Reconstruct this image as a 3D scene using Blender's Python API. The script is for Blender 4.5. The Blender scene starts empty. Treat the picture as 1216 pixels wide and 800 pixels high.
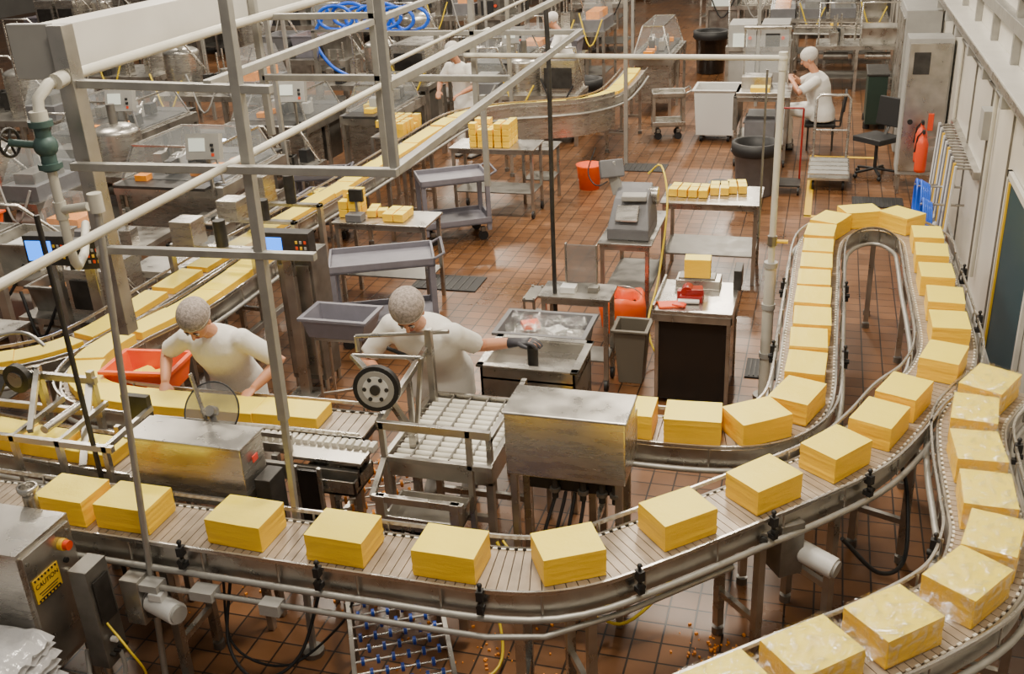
import bpy, math, random
from mathutils import Vector, Matrix, noise
random.seed(7)
V=Vector
# ---------------------------------------------------------------- materials
def mat(name,col,rough=.5,metal=0.0,nscale=0,namt=0.0,bump=0.0,bscale=60,spec=None,alpha=1,emit=0,rvar=0,stretch=None,sss=0):
    m=bpy.data.materials.new(name);m.use_nodes=True;nt=m.node_tree;N=nt.nodes;L=nt.links
    b=N['Principled BSDF'];b.inputs['Base Color'].default_value=(*col,1);b.inputs['Roughness'].default_value=rough;b.inputs['Metallic'].default_value=metal
    if spec is not None:b.inputs['Specular IOR Level'].default_value=spec
    if alpha<1:b.inputs['Alpha'].default_value=alpha
    if emit:b.inputs['Emission Color'].default_value=(*col,1);b.inputs['Emission Strength'].default_value=emit
    tc=N.new('ShaderNodeTexCoord');mp=N.new('ShaderNodeMapping');L.new(tc.outputs['Object'],mp.inputs[0])
    if stretch:mp.inputs['Scale'].default_value=stretch
    if nscale:
        n=N.new('ShaderNodeTexNoise');n.inputs['Scale'].default_value=nscale;n.inputs['Detail'].default_value=5;L.new(mp.outputs[0],n.inputs['Vector'])
        r=N.new('ShaderNodeMapRange');r.inputs['From Min'].default_value=.3;r.inputs['From Max'].default_value=.7;r.inputs['To Min'].default_value=1-namt;r.inputs['To Max'].default_value=1+namt
        L.new(n.outputs['Fac'],r.inputs[0])
        mx=N.new('ShaderNodeVectorMath');mx.operation='SCALE';mx.inputs[0].default_value=col;L.new(r.outputs[0],mx.inputs['Scale']);L.new(mx.outputs[0],b.inputs['Base Color'])
        if rvar:
            r2=N.new('ShaderNodeMapRange');r2.inputs['From Min'].default_value=.3;r2.inputs['From Max'].default_value=.7;r2.inputs['To Min'].default_value=max(.05,rough-rvar);r2.inputs['To Max'].default_value=rough+rvar
            L.new(n.outputs['Fac'],r2.inputs[0]);L.new(r2.outputs[0],b.inputs['Roughness'])
    if bump:
        n2=N.new('ShaderNodeTexNoise');n2.inputs['Scale'].default_value=bscale;n2.inputs['Detail'].default_value=4;L.new(mp.outputs[0],n2.inputs['Vector'])
        bp=N.new('ShaderNodeBump');bp.inputs['Strength'].default_value=bump;bp.inputs['Distance'].default_value=.01;L.new(n2.outputs['Fac'],bp.inputs['Height']);L.new(bp.outputs[0],b.inputs['Normal'])
    return m
STEEL=mat('stainless_steel',(.47,.45,.41),.32,.9,6,.2,rvar=.1)
STEELB=mat('brushed_steel',(.56,.535,.49),.28,.9,5,.12,rvar=.06,stretch=(1,1,6))
STEELD=mat('dull_steel',(.22,.21,.19),.42,.75,8,.25,rvar=.1)
GALV=mat('galvanized_frame',(.38,.37,.34),.45,.55,12,.12)
DARKM=mat('dark_metal',(.05,.048,.045),.45,.5,10,.3)
BLACK=mat('black_rubber',(.012,.012,.013),.55)
BLACKG=mat('black_gloss',(.014,.012,.011),.18)
WHITEP=mat('white_paint',(.56,.545,.50),.4,0,4,.06)
WPIPE=mat('white_pipe',(.56,.54,.46),.4,0,8,.08)
GREYP=mat('grey_plastic',(.15,.15,.16),.5,0,10,.1)
GREYC=mat('grey_cart_plastic',(.19,.185,.22),.45,0,10,.1)
LGREY=mat('light_grey_paint',(.34,.335,.315),.45,0,6,.08)
WPLAS=mat('white_plastic',(.68,.68,.66),.4)
REDP=mat('red_plastic',(.72,.06,.01),.4)
ORANGE=mat('orange_plastic',(.85,.10,.01),.45)
REDD=mat('dark_red_plastic',(.28,.012,.01),.35)
BLUEP=mat('blue_plastic',(.01,.06,.42),.4)
BLUEH=mat('blue_hose',(.005,.10,.70),.35)
TEAL=mat('valve_green',(.06,.11,.10),.5,.2)
YELP=mat('yellow_paint',(.80,.50,.02),.45)
YHOSE=mat('yellow_hose',(.75,.55,.02),.4)
CHAIN=mat('conveyor_slat',(.35,.285,.215),.38,.15,9,.24)
WROLL=mat('white_roller',(.76,.73,.64),.4,0,10,.08)
WOODB=mat('taupe_bin',(.15,.13,.10),.5)
CLOTH=mat('white_cotton',(.84,.82,.77),.85,0,5,.05,.35,25)
SKIN=mat('skin',(.60,.28,.16),.5,0,12,.06)
SHOE=mat('rubber_boot',(.30,.29,.27),.5)
HAIRN=mat('hairnet',(.33,.28,.25),.8,0,70,.4,.5,120)
HAIRW=mat('white_hairnet',(.70,.66,.62),.8,0,70,.15,.5,120)
EYE=mat('eye_dark',(.03,.02,.02),.3)
LIP=mat('lips',(.42,.12,.10),.5)
GLOVE=mat('dark_glove',(.04,.04,.05),.5)
SCRB=mat('screen_blue',(.01,.20,.95),.3,emit=3)
SCRG=mat('screen_light',(.65,.70,.62),.3,emit=.5)
LAMP=mat('machine_lamp',(.75,.85,1),.3,emit=9)
CLEAR=mat('clear_plexiglass',(.75,.8,.82),.08,0,alpha=.13)
SMOKE=mat('smoked_plexiglass',(.2,.2,.2),.1,0,alpha=.45)
REDL=mat('red_label',(.7,.05,.03),.5)
DGREEN=mat('dark_green_paint',(.015,.035,.025),.5)
CHTINY=mat('orange_cheese',(.90,.30,.01),.5,0,20,.12,.3,60)

def cheese_mat(name,top,side):
    m=bpy.data.materials.new(name);m.use_nodes=True;nt=m.node_tree;N=nt.nodes;L=nt.links;b=N['Principled BSDF']
    b.inputs['Roughness'].default_value=.42
    tc=N.new('ShaderNodeTexCoord');geo=N.new('ShaderNodeNewGeometry');sp=N.new('ShaderNodeSeparateXYZ');L.new(geo.outputs['Normal'],sp.inputs[0])
    mp=N.new('ShaderNodeMapping');mp.inputs['Scale'].default_value=(1,1,6);L.new(tc.outputs['Object'],mp.inputs[0])
    n=N.new('ShaderNodeTexNoise');n.inputs['Scale'].default_value=12;n.inputs['Detail'].default_value=7;n.inputs['Roughness'].default_value=.65;L.new(mp.outputs[0],n.inputs['Vector'])
    n3=N.new('ShaderNodeTexNoise');n3.inputs['Scale'].default_value=4;n3.inputs['Detail'].default_value=3;L.new(tc.outputs['Object'],n3.inputs['Vector'])
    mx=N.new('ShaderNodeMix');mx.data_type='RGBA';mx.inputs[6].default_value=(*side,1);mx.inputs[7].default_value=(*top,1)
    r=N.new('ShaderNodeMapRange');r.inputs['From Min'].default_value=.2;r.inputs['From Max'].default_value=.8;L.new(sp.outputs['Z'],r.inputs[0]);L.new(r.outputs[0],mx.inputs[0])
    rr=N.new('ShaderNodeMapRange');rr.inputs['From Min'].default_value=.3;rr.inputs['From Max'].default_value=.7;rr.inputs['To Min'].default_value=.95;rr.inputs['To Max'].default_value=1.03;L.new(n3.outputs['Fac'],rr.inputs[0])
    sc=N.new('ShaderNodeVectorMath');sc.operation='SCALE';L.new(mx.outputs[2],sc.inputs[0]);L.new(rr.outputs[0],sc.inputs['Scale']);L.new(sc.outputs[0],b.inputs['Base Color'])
    bp=N.new('ShaderNodeBump');bp.inputs['Strength'].default_value=.45;bp.inputs['Distance'].default_value=.009;L.new(n.outputs['Fac'],bp.inputs['Height']);L.new(bp.outputs[0],b.inputs['Normal'])
    return m
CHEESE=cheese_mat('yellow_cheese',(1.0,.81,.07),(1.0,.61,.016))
FILM=bpy.data.materials.new('clear_film');FILM.use_nodes=True
nt=FILM.node_tree;N=nt.nodes;L=nt.links;N.clear();o_=N.new('ShaderNodeOutputMaterial');mix=N.new('ShaderNodeMixShader');tr=N.new('ShaderNodeBsdfTransparent');gl=N.new('ShaderNodeBsdfGlossy')
gl.inputs['Color'].default_value=(.95,.95,.93,1);gl.inputs['Roughness'].default_value=.14
fr=N.new('ShaderNodeTexNoise');fr.inputs['Scale'].default_value=15;fr.inputs['Detail'].default_value=5;fr.inputs['Distortion'].default_value=1.5
mr=N.new('ShaderNodeMapRange');mr.inputs['From Min'].default_value=.47;mr.inputs['From Max'].default_value=.75;mr.inputs['To Min'].default_value=.07;mr.inputs['To Max'].default_value=.6
tcf=N.new('ShaderNodeTexCoord');L.new(tcf.outputs['Object'],fr.inputs['Vector']);L.new(fr.outputs['Fac'],mr.inputs[0]);L.new(mr.outputs[0],mix.inputs[0]);L.new(tr.outputs[0],mix.inputs[1]);L.new(gl.outputs[0],mix.inputs[2]);L.new(mix.outputs[0],o_.inputs[0])
bf=N.new('ShaderNodeBump');bf.inputs['Strength'].default_value=1;bf.inputs['Distance'].default_value=.03;L.new(fr.outputs['Fac'],bf.inputs['Height']);L.new(bf.outputs[0],gl.inputs['Normal'])

def floor_mat():
    m=bpy.data.materials.new('quarry_tile_floor');m.use_nodes=True;nt=m.node_tree;N=nt.nodes;L=nt.links;b=N['Principled BSDF']
    g=N.new('ShaderNodeNewGeometry')
    br=N.new('ShaderNodeTexBrick');br.offset=0;br.squash=1;br.inputs['Scale'].default_value=1;br.inputs['Brick Width'].default_value=.155;br.inputs['Row Height'].default_value=.155
    br.inputs['Mortar Size'].default_value=.006;br.inputs['Mortar Smooth'].default_value=.2;br.inputs['Color1'].default_value=(.205,.092,.036,1);br.inputs['Color2'].default_value=(.13,.056,.021,1);br.inputs['Mortar'].default_value=(.020,.011,.006,1)
    L.new(g.outputs['Position'],br.inputs['Vector'])
    n=N.new('ShaderNodeTexNoise');n.inputs['Scale'].default_value=.9;n.inputs['Detail'].default_value=8;n.inputs['Roughness'].default_value=.62;L.new(g.outputs['Position'],n.inputs['Vector'])
    r=N.new('ShaderNodeMapRange');r.inputs['From Min'].default_value=.32;r.inputs['From Max'].default_value=.68;r.inputs['To Min'].default_value=.62;r.inputs['To Max'].default_value=1.25;L.new(n.outputs['Fac'],r.inputs[0])
    s=N.new('ShaderNodeVectorMath');s.operation='SCALE';L.new(br.outputs['Color'],s.inputs[0]);L.new(r.outputs[0],s.inputs['Scale']);L.new(s.outputs[0],b.inputs['Base Color'])
    r2=N.new('ShaderNodeMapRange');r2.inputs['From Min'].default_value=.3;r2.inputs['From Max'].default_value=.7;r2.inputs['To Min'].default_value=.22;r2.inputs['To Max'].default_value=.42;L.new(n.outputs['Fac'],r2.inputs[0]);L.new(r2.outputs[0],b.inputs['Roughness'])
    bp=N.new('ShaderNodeBump');bp.invert=True;bp.inputs['Strength'].default_value=.5;bp.inputs['Distance'].default_value=.004;L.new(br.outputs['Fac'],bp.inputs['Height']);L.new(bp.outputs[0],b.inputs['Normal'])
    return m
def wall_mat(name,col):
    m=bpy.data.materials.new(name);m.use_nodes=True;nt=m.node_tree;N=nt.nodes;L=nt.links;b=N['Principled BSDF'];b.inputs['Roughness'].default_value=.4
    n=N.new('ShaderNodeTexNoise');n.inputs['Scale'].default_value=1.5;n.inputs['Detail'].default_value=6;g=N.new('ShaderNodeNewGeometry');L.new(g.outputs['Position'],n.inputs['Vector'])
    r=N.new('ShaderNodeMapRange');r.inputs['From Min'].default_value=.3;r.inputs['From Max'].default_value=.7;r.inputs['To Min'].default_value=.85;r.inputs['To Max'].default_value=1.06;L.new(n.outputs['Fac'],r.inputs[0])
    s=N.new('ShaderNodeVectorMath');s.operation='SCALE';s.inputs[0].default_value=col;L.new(r.outputs[0],s.inputs['Scale']);L.new(s.outputs[0],b.inputs['Base Color'])
    return m
# ---------------------------------------------------------------- mesh builder
class B:
    def __init__(s,name,M=None):
        s.n=name;s.v=[];s.f=[];s.fm=[];s.fs=[];s.m=[];s.M=M or Matrix.Identity(4)
    def mi(s,m):
        if m not in s.m:s.m.append(m)
        return s.m.index(m)
    def add(s,vs,fs,m,sm=False):
        k=len(s.v);i=s.mi(m)
        for p in vs:s.v.append(s.M@V(p))
        for f in fs:s.f.append([k+q for q in f]);s.fm.append(i);s.fs.append(sm)
    def bx(s,x0,x1,y0,y1,z0,z1,m):
        s.add([(x0,y0,z0),(x1,y0,z0),(x1,y1,z0),(x0,y1,z0),(x0,y0,z1),(x1,y0,z1),(x1,y1,z1),(x0,y1,z1)],[(0,3,2,1),(4,5,6,7),(0,1,5,4),(1,2,6,5),(2,3,7,6),(3,0,4,7)],m)
    def box(s,c,d,m,rz=0,rx=0,ry=0):
        R=Matrix.Rotation(rz,3,'Z')@Matrix.Rotation(ry,3,'Y')@Matrix.Rotation(rx,3,'X');c=V(c)
        vs=[c+R@V((a*d[0]/2,b*d[1]/2,e*d[2]/2)) for a,b,e in [(-1,-1,-1),(1,-1,-1),(1,1,-1),(-1,1,-1),(-1,-1,1),(1,-1,1),(1,1,1),(-1,1,1)]]
        s.add(vs,[(0,3,2,1),(4,5,6,7),(0,1,5,4),(1,2,6,5),(2,3,7,6),(3,0,4,7)],m)
    def frame(s,p,q):
        d=(q-p).normalized();a=V((0,0,1)) if abs(d.z)<.9 else V((1,0,0));u=d.cross(a).normalized();w=u.cross(d).normalized();return d,u,w
    def beam(s,p,q,a,b,m):
        p=V(p);q=V(q);d,u,w=s.frame(p,q);vs=[]
        for c in (p,q):
            for x,y in((-1,-1),(1,-1),(1,1),(-1,1)):vs.append(c+u*x*a/2+w*y*b/2)
        s.add(vs,[(0,1,2,3),(7,6,5,4),(0,4,5,1),(1,5,6,2),(2,6,7,3),(3,7,4,0)],m)
    def cyl(s,p,q,r,m,seg=12,r2=None,cap=True):
        p=V(p);q=V(q);r2=r if r2 is None else r2;d,u,w=s.frame(p,q);vs=[]
        for c,rr in((p,r),(q,r2)):
            for i in range(seg):
                t=2*math.pi*i/seg;vs.append(c+(u*math.cos(t)+w*math.sin(t))*rr)
        s.add(vs,[(i,(i+1)%seg,seg+(i+1)%seg,seg+i) for i in range(seg)],m,True)
        if cap:s.add(vs,[tuple(range(seg-1,-1,-1)),tuple(range(seg,2*seg))],m)
    def tube(s,pts,r,m,seg=8,rad=None):
        pts=[V(p) for p in pts];n=len(pts);vs=[];pu=None
        for i,p in enumerate(pts):
            d=(pts[min(i+1,n-1)]-pts[max(i-1,0)]).normalized()
            if pu is None:
                a=V((0,0,1)) if abs(d.z)<.9 else V((1,0,0));u=d.cross(a).normalized()
            else:u=(pu-d*pu.dot(d)).normalized()
            pu=u;w=u.cross(d);rr=rad[i] if rad else r
            for k in range(seg):
                t=2*math.pi*k/seg;vs.append(p+(u*math.cos(t)+w*math.sin(t))*rr)
        fs=[(i*seg+k,i*seg+(k+1)%seg,(i+1)*seg+(k+1)%seg,(i+1)*seg+k) for i in range(n-1) for k in range(seg)]
        s.add(vs,fs,m,True);s.add(vs,[tuple(range(seg-1,-1,-1)),tuple(range((n-1)*seg,n*seg))],m)
    def loft(s,cs,rs,m,side=V((1,0,0)),seg=16):
        cs=[V(c) for c in cs];n=len(cs);vs=[]
        for i,c in enumerate(cs):
            d=(cs[min(i+1,n-1)]-cs[max(i-1,0)]).normalized();u=(side-d*side.dot(d)).normalized();w=d.cross(u)
            for k in range(seg):
                t=2*math.pi*k/seg;vs.append(c+u*math.cos(t)*rs[i][0]+w*math.sin(t)*rs[i][1])
        fs=[(i*seg+k,i*seg+(k+1)%seg,(i+1)*seg+(k+1)%seg,(i+1)*seg+k) for i in range(n-1) for k in range(seg)]
        s.add(vs,fs+[tuple(range(seg-1,-1,-1)),tuple(range((n-1)*seg,n*seg))],m,True)
    def sph(s,c,r,m,seg=14,rings=9,R=None):
        c=V(c);r=(r,r,r) if not hasattr(r,'__len__') else r;vs=[]
        for j in range(rings+1):
            a=math.pi*j/rings
            for i in range(seg):
                t=2*math.pi*i/seg;p=V((r[0]*math.sin(a)*math.cos(t),r[1]*math.sin(a)*math.sin(t),r[2]*math.cos(a)))
                vs.append(c+(R@p if R else p))
        s.add(vs,[(j*seg+i,(j+1)*seg+i,(j+1)*seg+(i+1)%seg,j*seg+(i+1)%seg) for j in range(rings) for i in range(seg)],m,True)
    def lathe(s,c,prof,m,seg=20):
        c=V(c);vs=[]
        for r,z in prof:
            for i in range(seg):
                t=2*math.pi*i/seg;vs.append(c+V((r*math.cos(t),r*math.sin(t),z)))
        s.add(vs,[(j*seg+i,j*seg+(i+1)%seg,(j+1)*seg+(i+1)%seg,(j+1)*seg+i) for j in range(len(prof)-1) for i in range(seg)],m,True)
    def tub(s,cx,cy,z0,h,sx,sy,m,t=.012,taper=.85,rim=.02,rz=0):
        R=Matrix.Rotation(rz,3,'Z')
        def ring(fx,z,off=0):
            return [V((cx,cy,z))+R@V((a*(sx/2*fx+off),b*(sy/2*fx+off),0)) for a,b in((-1,-1),(1,-1),(1,1),(-1,1))]
        r=[ring(taper,z0),ring(1,z0+h-.02),ring(1,z0+h-.02,rim),ring(1,z0+h,rim),ring(1,z0+h,-t),ring(taper,z0+t,-t)]
        vs=[p for q in r for p in q];fs=[(3,2,1,0)]
        for j in range(5):
            for i in range(4):fs.append((j*4+i,j*4+(i+1)%4,(j+1)*4+(i+1)%4,(j+1)*4+i))
        fs.append((20,21,22,23));s.add(vs,fs,m)
    def done(s,bev=0,parent=None,mods=None):
        me=bpy.data.meshes.new(s.n);xs=[p.x for p in s.v];ys=[p.y for p in s.v];zs=[p.z for p in s.v]
        c=V(((min(xs)+max(xs))/2,(min(ys)+max(ys))/2,min(zs)))
        me.from_pydata([p-c for p in s.v],[],s.f);me.polygons.foreach_set('material_index',s.fm);me.polygons.foreach_set('use_smooth',s.fs)
        for m in s.m:me.materials.append(m)
        me.update();o=bpy.data.objects.new(s.n,me);bpy.context.collection.objects.link(o);o.location=c
        if bev:
            b=o.modifiers.new('bevel','BEVEL');b.width=bev;b.segments=2;b.limit_method='ANGLE';b.angle_limit=.9;b.use_clamp_overlap=True
        if mods:mods(o)
        if parent:o.parent=parent
        return o
def smooth_path(pts,step=.05):
    P=[V((p[0],p[1],p[2] if len(p)>2 else 0)) for p in pts];P=[P[0]*2-P[1]]+P+[P[-1]*2-P[-2]];out=[]
    for i in range(1,len(P)-2):
        a,b,c,d=P[i-1:i+3]
        for k in range(24):
            t=k/24;out.append(.5*((2*b)+(c-a)*t+(2*a-5*b+4*c-d)*t*t+(3*b-a-3*c+d)*t**3))
    out.append(P[-2]);res=[out[0]];acc=0
    for i in range(1,len(out)):
        seg=(out[i]-out[i-1]).length
        while acc+seg>=step:
            t=(step-acc)/seg;q=out[i-1].lerp(out[i],t);res.append(q);out[i-1]=q;seg=(out[i]-q).length;acc=0
        acc+=seg
    return res
def normals(P):
    n=len(P);R=[]
    for i in range(n):
        d=P[min(i+1,n-1)]-P[max(i-1,0)];d.z=0;d.normalize();R.append(V((d.y,-d.x,0)))
    return R
def strip(b,P,Nn,o0,o1,z0,z1,m):
    vs=[];n=len(P)
    for p,q in zip(P,Nn):
        for o,z in((o0,z0),(o1,z0),(o1,z1),(o0,z1)):
            vs.append((p.x+q.x*o,p.y+q.y*o,p.z+z))
    fs=[(i*4+k,(i+1)*4+k,(i+1)*4+(k+1)%4,i*4+(k+1)%4) for i in range(n-1) for k in range(4)]+[(0,1,2,3),((n-1)*4+3,(n-1)*4+2,(n-1)*4+1,(n-1)*4)]
    b.add(vs,fs,m)
def conveyor(name,pts,z=.9,hw=.165,legs=(),clamps=(),beltm=CHAIN,rails=True,slat=.045,depth=.11):
    P=smooth_path(pts,slat);Nn=normals(P);b=B(name);n=len(P)
    for i in range(n-1):
        p=P[i];q=P[i+1];a=Nn[i];c=Nn[i+1];t=.10
        p1=p.lerp(q,t);w=hw-.012
        vs=[(p1.x-a.x*w,p1.y-a.y*w,z-.012),(p1.x+a.x*w,p1.y+a.y*w,z-.012),(q.x+c.x*w,q.y+c.y*w,z-.012),(q.x-c.x*w,q.y-c.y*w,z-.012)]
        vs+= [(x,y,z) for x,y,_ in vs]
        b.add(vs,[(4,5,6,7),(0,1,5,4),(1,2,6,5),(2,3,7,6),(3,0,4,7)],beltm)
    strip(b,P,Nn,-hw+.02,hw-.02,z-.05,z-.016,DARKM)
    for sg in(-1,1):
        o=[sg*hw,sg*(hw+.012)];o.sort();strip(b,P,Nn,o[0],o[1],z-depth,z+.006,STEEL)
        for i in range(0,n-1):
            c=(P[i]+P[i+1])/2+Nn[i]*sg*(hw-.008);b.box((c.x,c.y,z+.001),(.022,.012,.010),WROLL,math.atan2(Nn[i].x,-Nn[i].y))
        if rails:
            o=[sg*(hw+.035),sg*(hw+.047)];o.sort();strip(b,P,Nn,o[0],o[1],z+.03,z+.05,STEELB)
            b.tube([P[i]+Nn[i]*sg*(hw+.05)+V((0,0,z-depth+.01)) for i in range(0,n,2)],.017,GALV,8)
        for i in range(4,n,9):
            c=P[i]+Nn[i]*sg*(hw+.03);b.cyl((c.x,c.y,z-depth+.02),(c.x,c.y,z+.04),.006,STEEL,6)
    for i in clamps:
        k=min(range(n),key=lambda j:(P[j].x-i[0])**2+(P[j].y-i[1])**2)
        for sg in ((1,-1) if len(i)<3 else (i[2],)):
            c=P[k]+Nn[k]*sg*(hw+.055);an=math.atan2(Nn[k].y,Nn[k].x)
            b.box((c.x,c.y,z+.03),(.04,.03,.05),BLACK,an);b.cyl((c.x,c.y,z-.06),(c.x,c.y,z+.08),.008,BLACK,8)
            d=c+Nn[k]*sg*.03;b.cyl((c.x,c.y,z-.02),(d.x,d.y,z-.02),.015,BLACK,10);b.box((c.x,c.y,z-.05),(.045,.03,.028),BLACK,an);b.sph((c.x,c.y,z+.08),.013,BLACK,8,6)
    for L_ in legs:
        k=min(range(n),key=lambda j:(P[j].x-L_[0])**2+(P[j].y-L_[1])**2);c=P[k];q=Nn[k];e=[]
        for sg in(-1,1):
            x=c.x+q.x*sg*(hw-.02);y=c.y+q.y*sg*(hw-.02);e.append((x,y))
            b.box((x,y,(z-depth+.03)/2+.03),(.042,.042,z-depth-.03),STEEL,math.atan2(q.y,q.x));b.cyl((x,y,0),(x,y,.045),.032,STEELD,10)
        for zz in(.28,z-depth-.02):b.beam((*e[0],zz),(*e[1],zz),.03,.035,STEEL)
    return b,P,Nn
# ---------------------------------------------------------------- shell
def shell():
    b=B('floor');b.bx(-28,1.6,-3,40,-.1,0,floor_mat());b.done()
    wm=wall_mat('wall_panel_white',(.62,.59,.52));wg=wall_mat('wall_panel_grey',(.30,.29,.27))
    b=B('wall_right');b.bx(1.42,1.6,-3,40,0,6.5,wm);b.done()
    b=B('wall_back');b.bx(-28,1.42,39.8,40,0,6.5,wg);b.done()
    b=B('wall_left');b.bx(-28.2,-28,-3,40,0,6.5,wg);b.done()
    b=B('trim_1')
    for i in range(28):
        y=-1.2+i*1.22;b.bx(1.405,1.42,y-.012,y+.012,.1,2.12,STEELD);b.bx(1.41,1.42,y+.03,y+.05,.1,2.12,WHITEP)
    b.done()
    b=B('baseboard_right');b.bx(1.39,1.42,-3,39.8,0,.1,LGREY);b.done()
    b=B('wall_ledge_beam');b.bx(1.30,1.42,-3,22,2.08,2.22,LGREY);b.bx(1.22,1.27,-3,22,2.20,2.25,STEEL);b.bx(1.22,1.42,-3,22,2.25,2.27,WHITEP)
    for i in range(22):
        y=i*1.2-1;b.bx(1.3,1.4,y-.05,y+.05,1.98,2.08,LGREY);b.bx(1.36,1.42,y+.2,y+.26,2.27,3.2,GALV)
    b.bx(1.34,1.42,-3,22,2.52,2.62,GALV);b.bx(1.37,1.42,-3,22,2.75,2.82,DARKM);b.bx(1.33,1.42,-3,22,2.95,3.07,LGREY);b.bx(1.38,1.42,-3,22,3.2,3.35,STEELD);b.done(.004)
    b=B('window_1');b.bx(1.40,1.416,7.05,8.3,.12,1.52,mat('dark_window',(.02,.05,.065),.55,spec=.2));
    for y in(7.02,8.3):b.bx(1.385,1.415,y,y+.05,.08,1.57,WHITEP)
    for z in(.08,1.52):b.bx(1.385,1.415,7.02,8.35,z,z+.05,WHITEP)
    b.bx(1.385,1.4,8.22,8.25,.12,1.5,YELP);b.done()
    b=B('floor_line_marking')
    b.bx(-.12,.35,11.88,11.95,0,.004,YELP);b.bx(.35,1.1,11.82,11.89,0,.004,YELP);b.bx(-.12,-.04,11.9,14.7,0,.004,YELP);b.bx(-.04,.75,14.6,14.68,0,.004,YELP);b.done()
    b=B('cheese_crumbs')
    for (cx,cy,r,n) in((-.35,4.35,.25,60),(-1.5,4.0,.5,60),(-.2,3.9,.5,30),(-3.3,4.4,.5,40),(-2.2,4.6,.5,50)):
        for i in range(n):
            a=random.uniform(0,6.3);q=r*random.random();d=random.uniform(.004,.012);b.box((cx+q*math.cos(a),cy+q*math.sin(a),d/2),(d,d*1.4,d),CHTINY,a)
    b.done()
shell()
# ---------------------------------------------------------------- main conveyors
A=[(-4.9,3.62),(-4.2,3.62),(-3.4,3.62),(-2.6,3.62),(-1.8,3.62),(-1.25,3.63),(-.95,3.72),(-.66,3.97),(-.3,4.33),(.05,4.69),(.29,4.98),(.46,5.32),(.6,5.68),(.78,6.02),(.88,6.45),(.89,7.0),(.88,7.6),(.88,8.2),(.86,8.55),(.72,8.83),(.5,8.93),(.27,8.84),(.11,8.58),(.05,8.2),(.04,7.4),(.03,6.5),(.02,5.7),(-.05,5.36),(-.22,5.13),(-.5,5.05),(-1.0,5.04),(-1.5,5.04)]
b,PA,NA=conveyor('curved_cheese_conveyor',A,clamps=[(-2.78,3.6,1),(-2.08,3.6,1),(-1.32,3.62,1),(-.78,3.85,1),(-.25,4.38,1),(.2,4.85,1),(-3.9,3.6,1),(.05,6.2),(.05,7.3),(.89,6.9,1),(.89,7.8,1)],
   legs=[(-4.2,3.6),(-2.95,3.6),(-1.15,3.63),(-.9,3.75),(-.25,4.38),(.12,4.76),(.5,5.4),(.82,6.15),(.89,7.1),(.88,8.1),(.5,8.93),(.04,7.6),(.03,6.3),(-.3,5.1),(-1.1,5.04)])
b.done()
C=[(1.14,5.95),(1.02,5.72),(.92,5.45),(.89,5.05),(.89,4.6),(.88,4.3),(.76,3.92),(.47,3.58),(.15,3.3),(-.15,3.03),(-.5,2.72)]
b,PC,NC=conveyor('wrapped_cheese_conveyor',C,clamps=[(.89,5.2,-1),(.85,4.15,1)],legs=[(1.02,5.75),(.89,4.9),(.87,4.2),(.3,3.43),(-.3,2.9)]);b.done()
E=[(-5.7,4.85),(-5.35,5.03),(-5.06,5.28),(-4.94,5.6),(-4.91,6.1),(-4.90,6.87),(-4.86,7.62),(-4.80,8.31),(-4.76,8.92),(-4.70,10.27),(-4.66,11.6),(-4.62,12.5),(-4.48,12.95),(-4.11,13.3),(-3.6,13.5),(-3.17,13.75),(-2.88,14.3),(-2.84,15.2),(-2.87,16.2)]
b,PE,NE=conveyor('long_cheese_lane',E,hw=.165,rails=True,slat=.07,legs=[(-5.06,5.28),(-4.9,6.4),(-4.86,7.6),(-4.78,8.7),(-4.7,10.2),(-4.66,11.5),(-4.1,13.3),(-2.85,14.6),(-2.85,15.8)])
k0=min(range(len(PE)),key=lambda j:(PE[j]-V((-4.55,12.8,0))).length);k1=min(range(len(PE)),key=lambda j:(PE[j]-V((-2.9,14.2,0))).length)
strip(b,PE[k0:k1],NE[k0:k1],.185,.2,.5,1.0,STEELB)
b.done()
F=[(-4.48,7.4),(-4.48,6.3),(-4.55,5.85),(-4.62,5.55),(-4.62,5.2),(-4.50,4.93),(-4.25,4.77),(-3.87,4.73),(-3.4,4.74),(-2.9,4.76),(-2.35,4.77)]
b,PF,NF=conveyor('inner_cheese_lane',F,hw=.14,slat=.06,legs=[(-4.48,6.4),(-4.62,5.35),(-4.1,4.75),(-3.3,4.74),(-2.6,4.76)]);b.done()
G=[(-5.3,4.3),(-4.9,4.22),(-4.5,4.17),(-4.0,4.14),(-3.4,4.12)]
b,PG,NG=conveyor('infeed_conveyor',G,hw=.15,slat=.06,legs=[(-4.9,4.22),(-4.0,4.14)]);b.done()
def ribbon(name,P,Nn,hw,z,h,gap=6):
    b=B(name);i=2
    while i<len(P)-gap:
        seg=P[i:i+gap];sn=Nn[i:i+gap];jit=random.uniform(-.008,.008)
        strip(b,seg,sn,-hw+jit,hw+jit,z,z+h*random.uniform(.85,1.05),CHEESE);i+=gap-1+(0 if random.random()<.8 else 1)
    b.done(.004)
ribbon('cheese_slab_row',PE,NE,.10,.9,.05,7)
ribbon('cheese_slab_row',PF,NF,.105,.9,.07,8)
ribbon('cheese_slab_row',PG,NG,.10,.9,.09,6)
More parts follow.
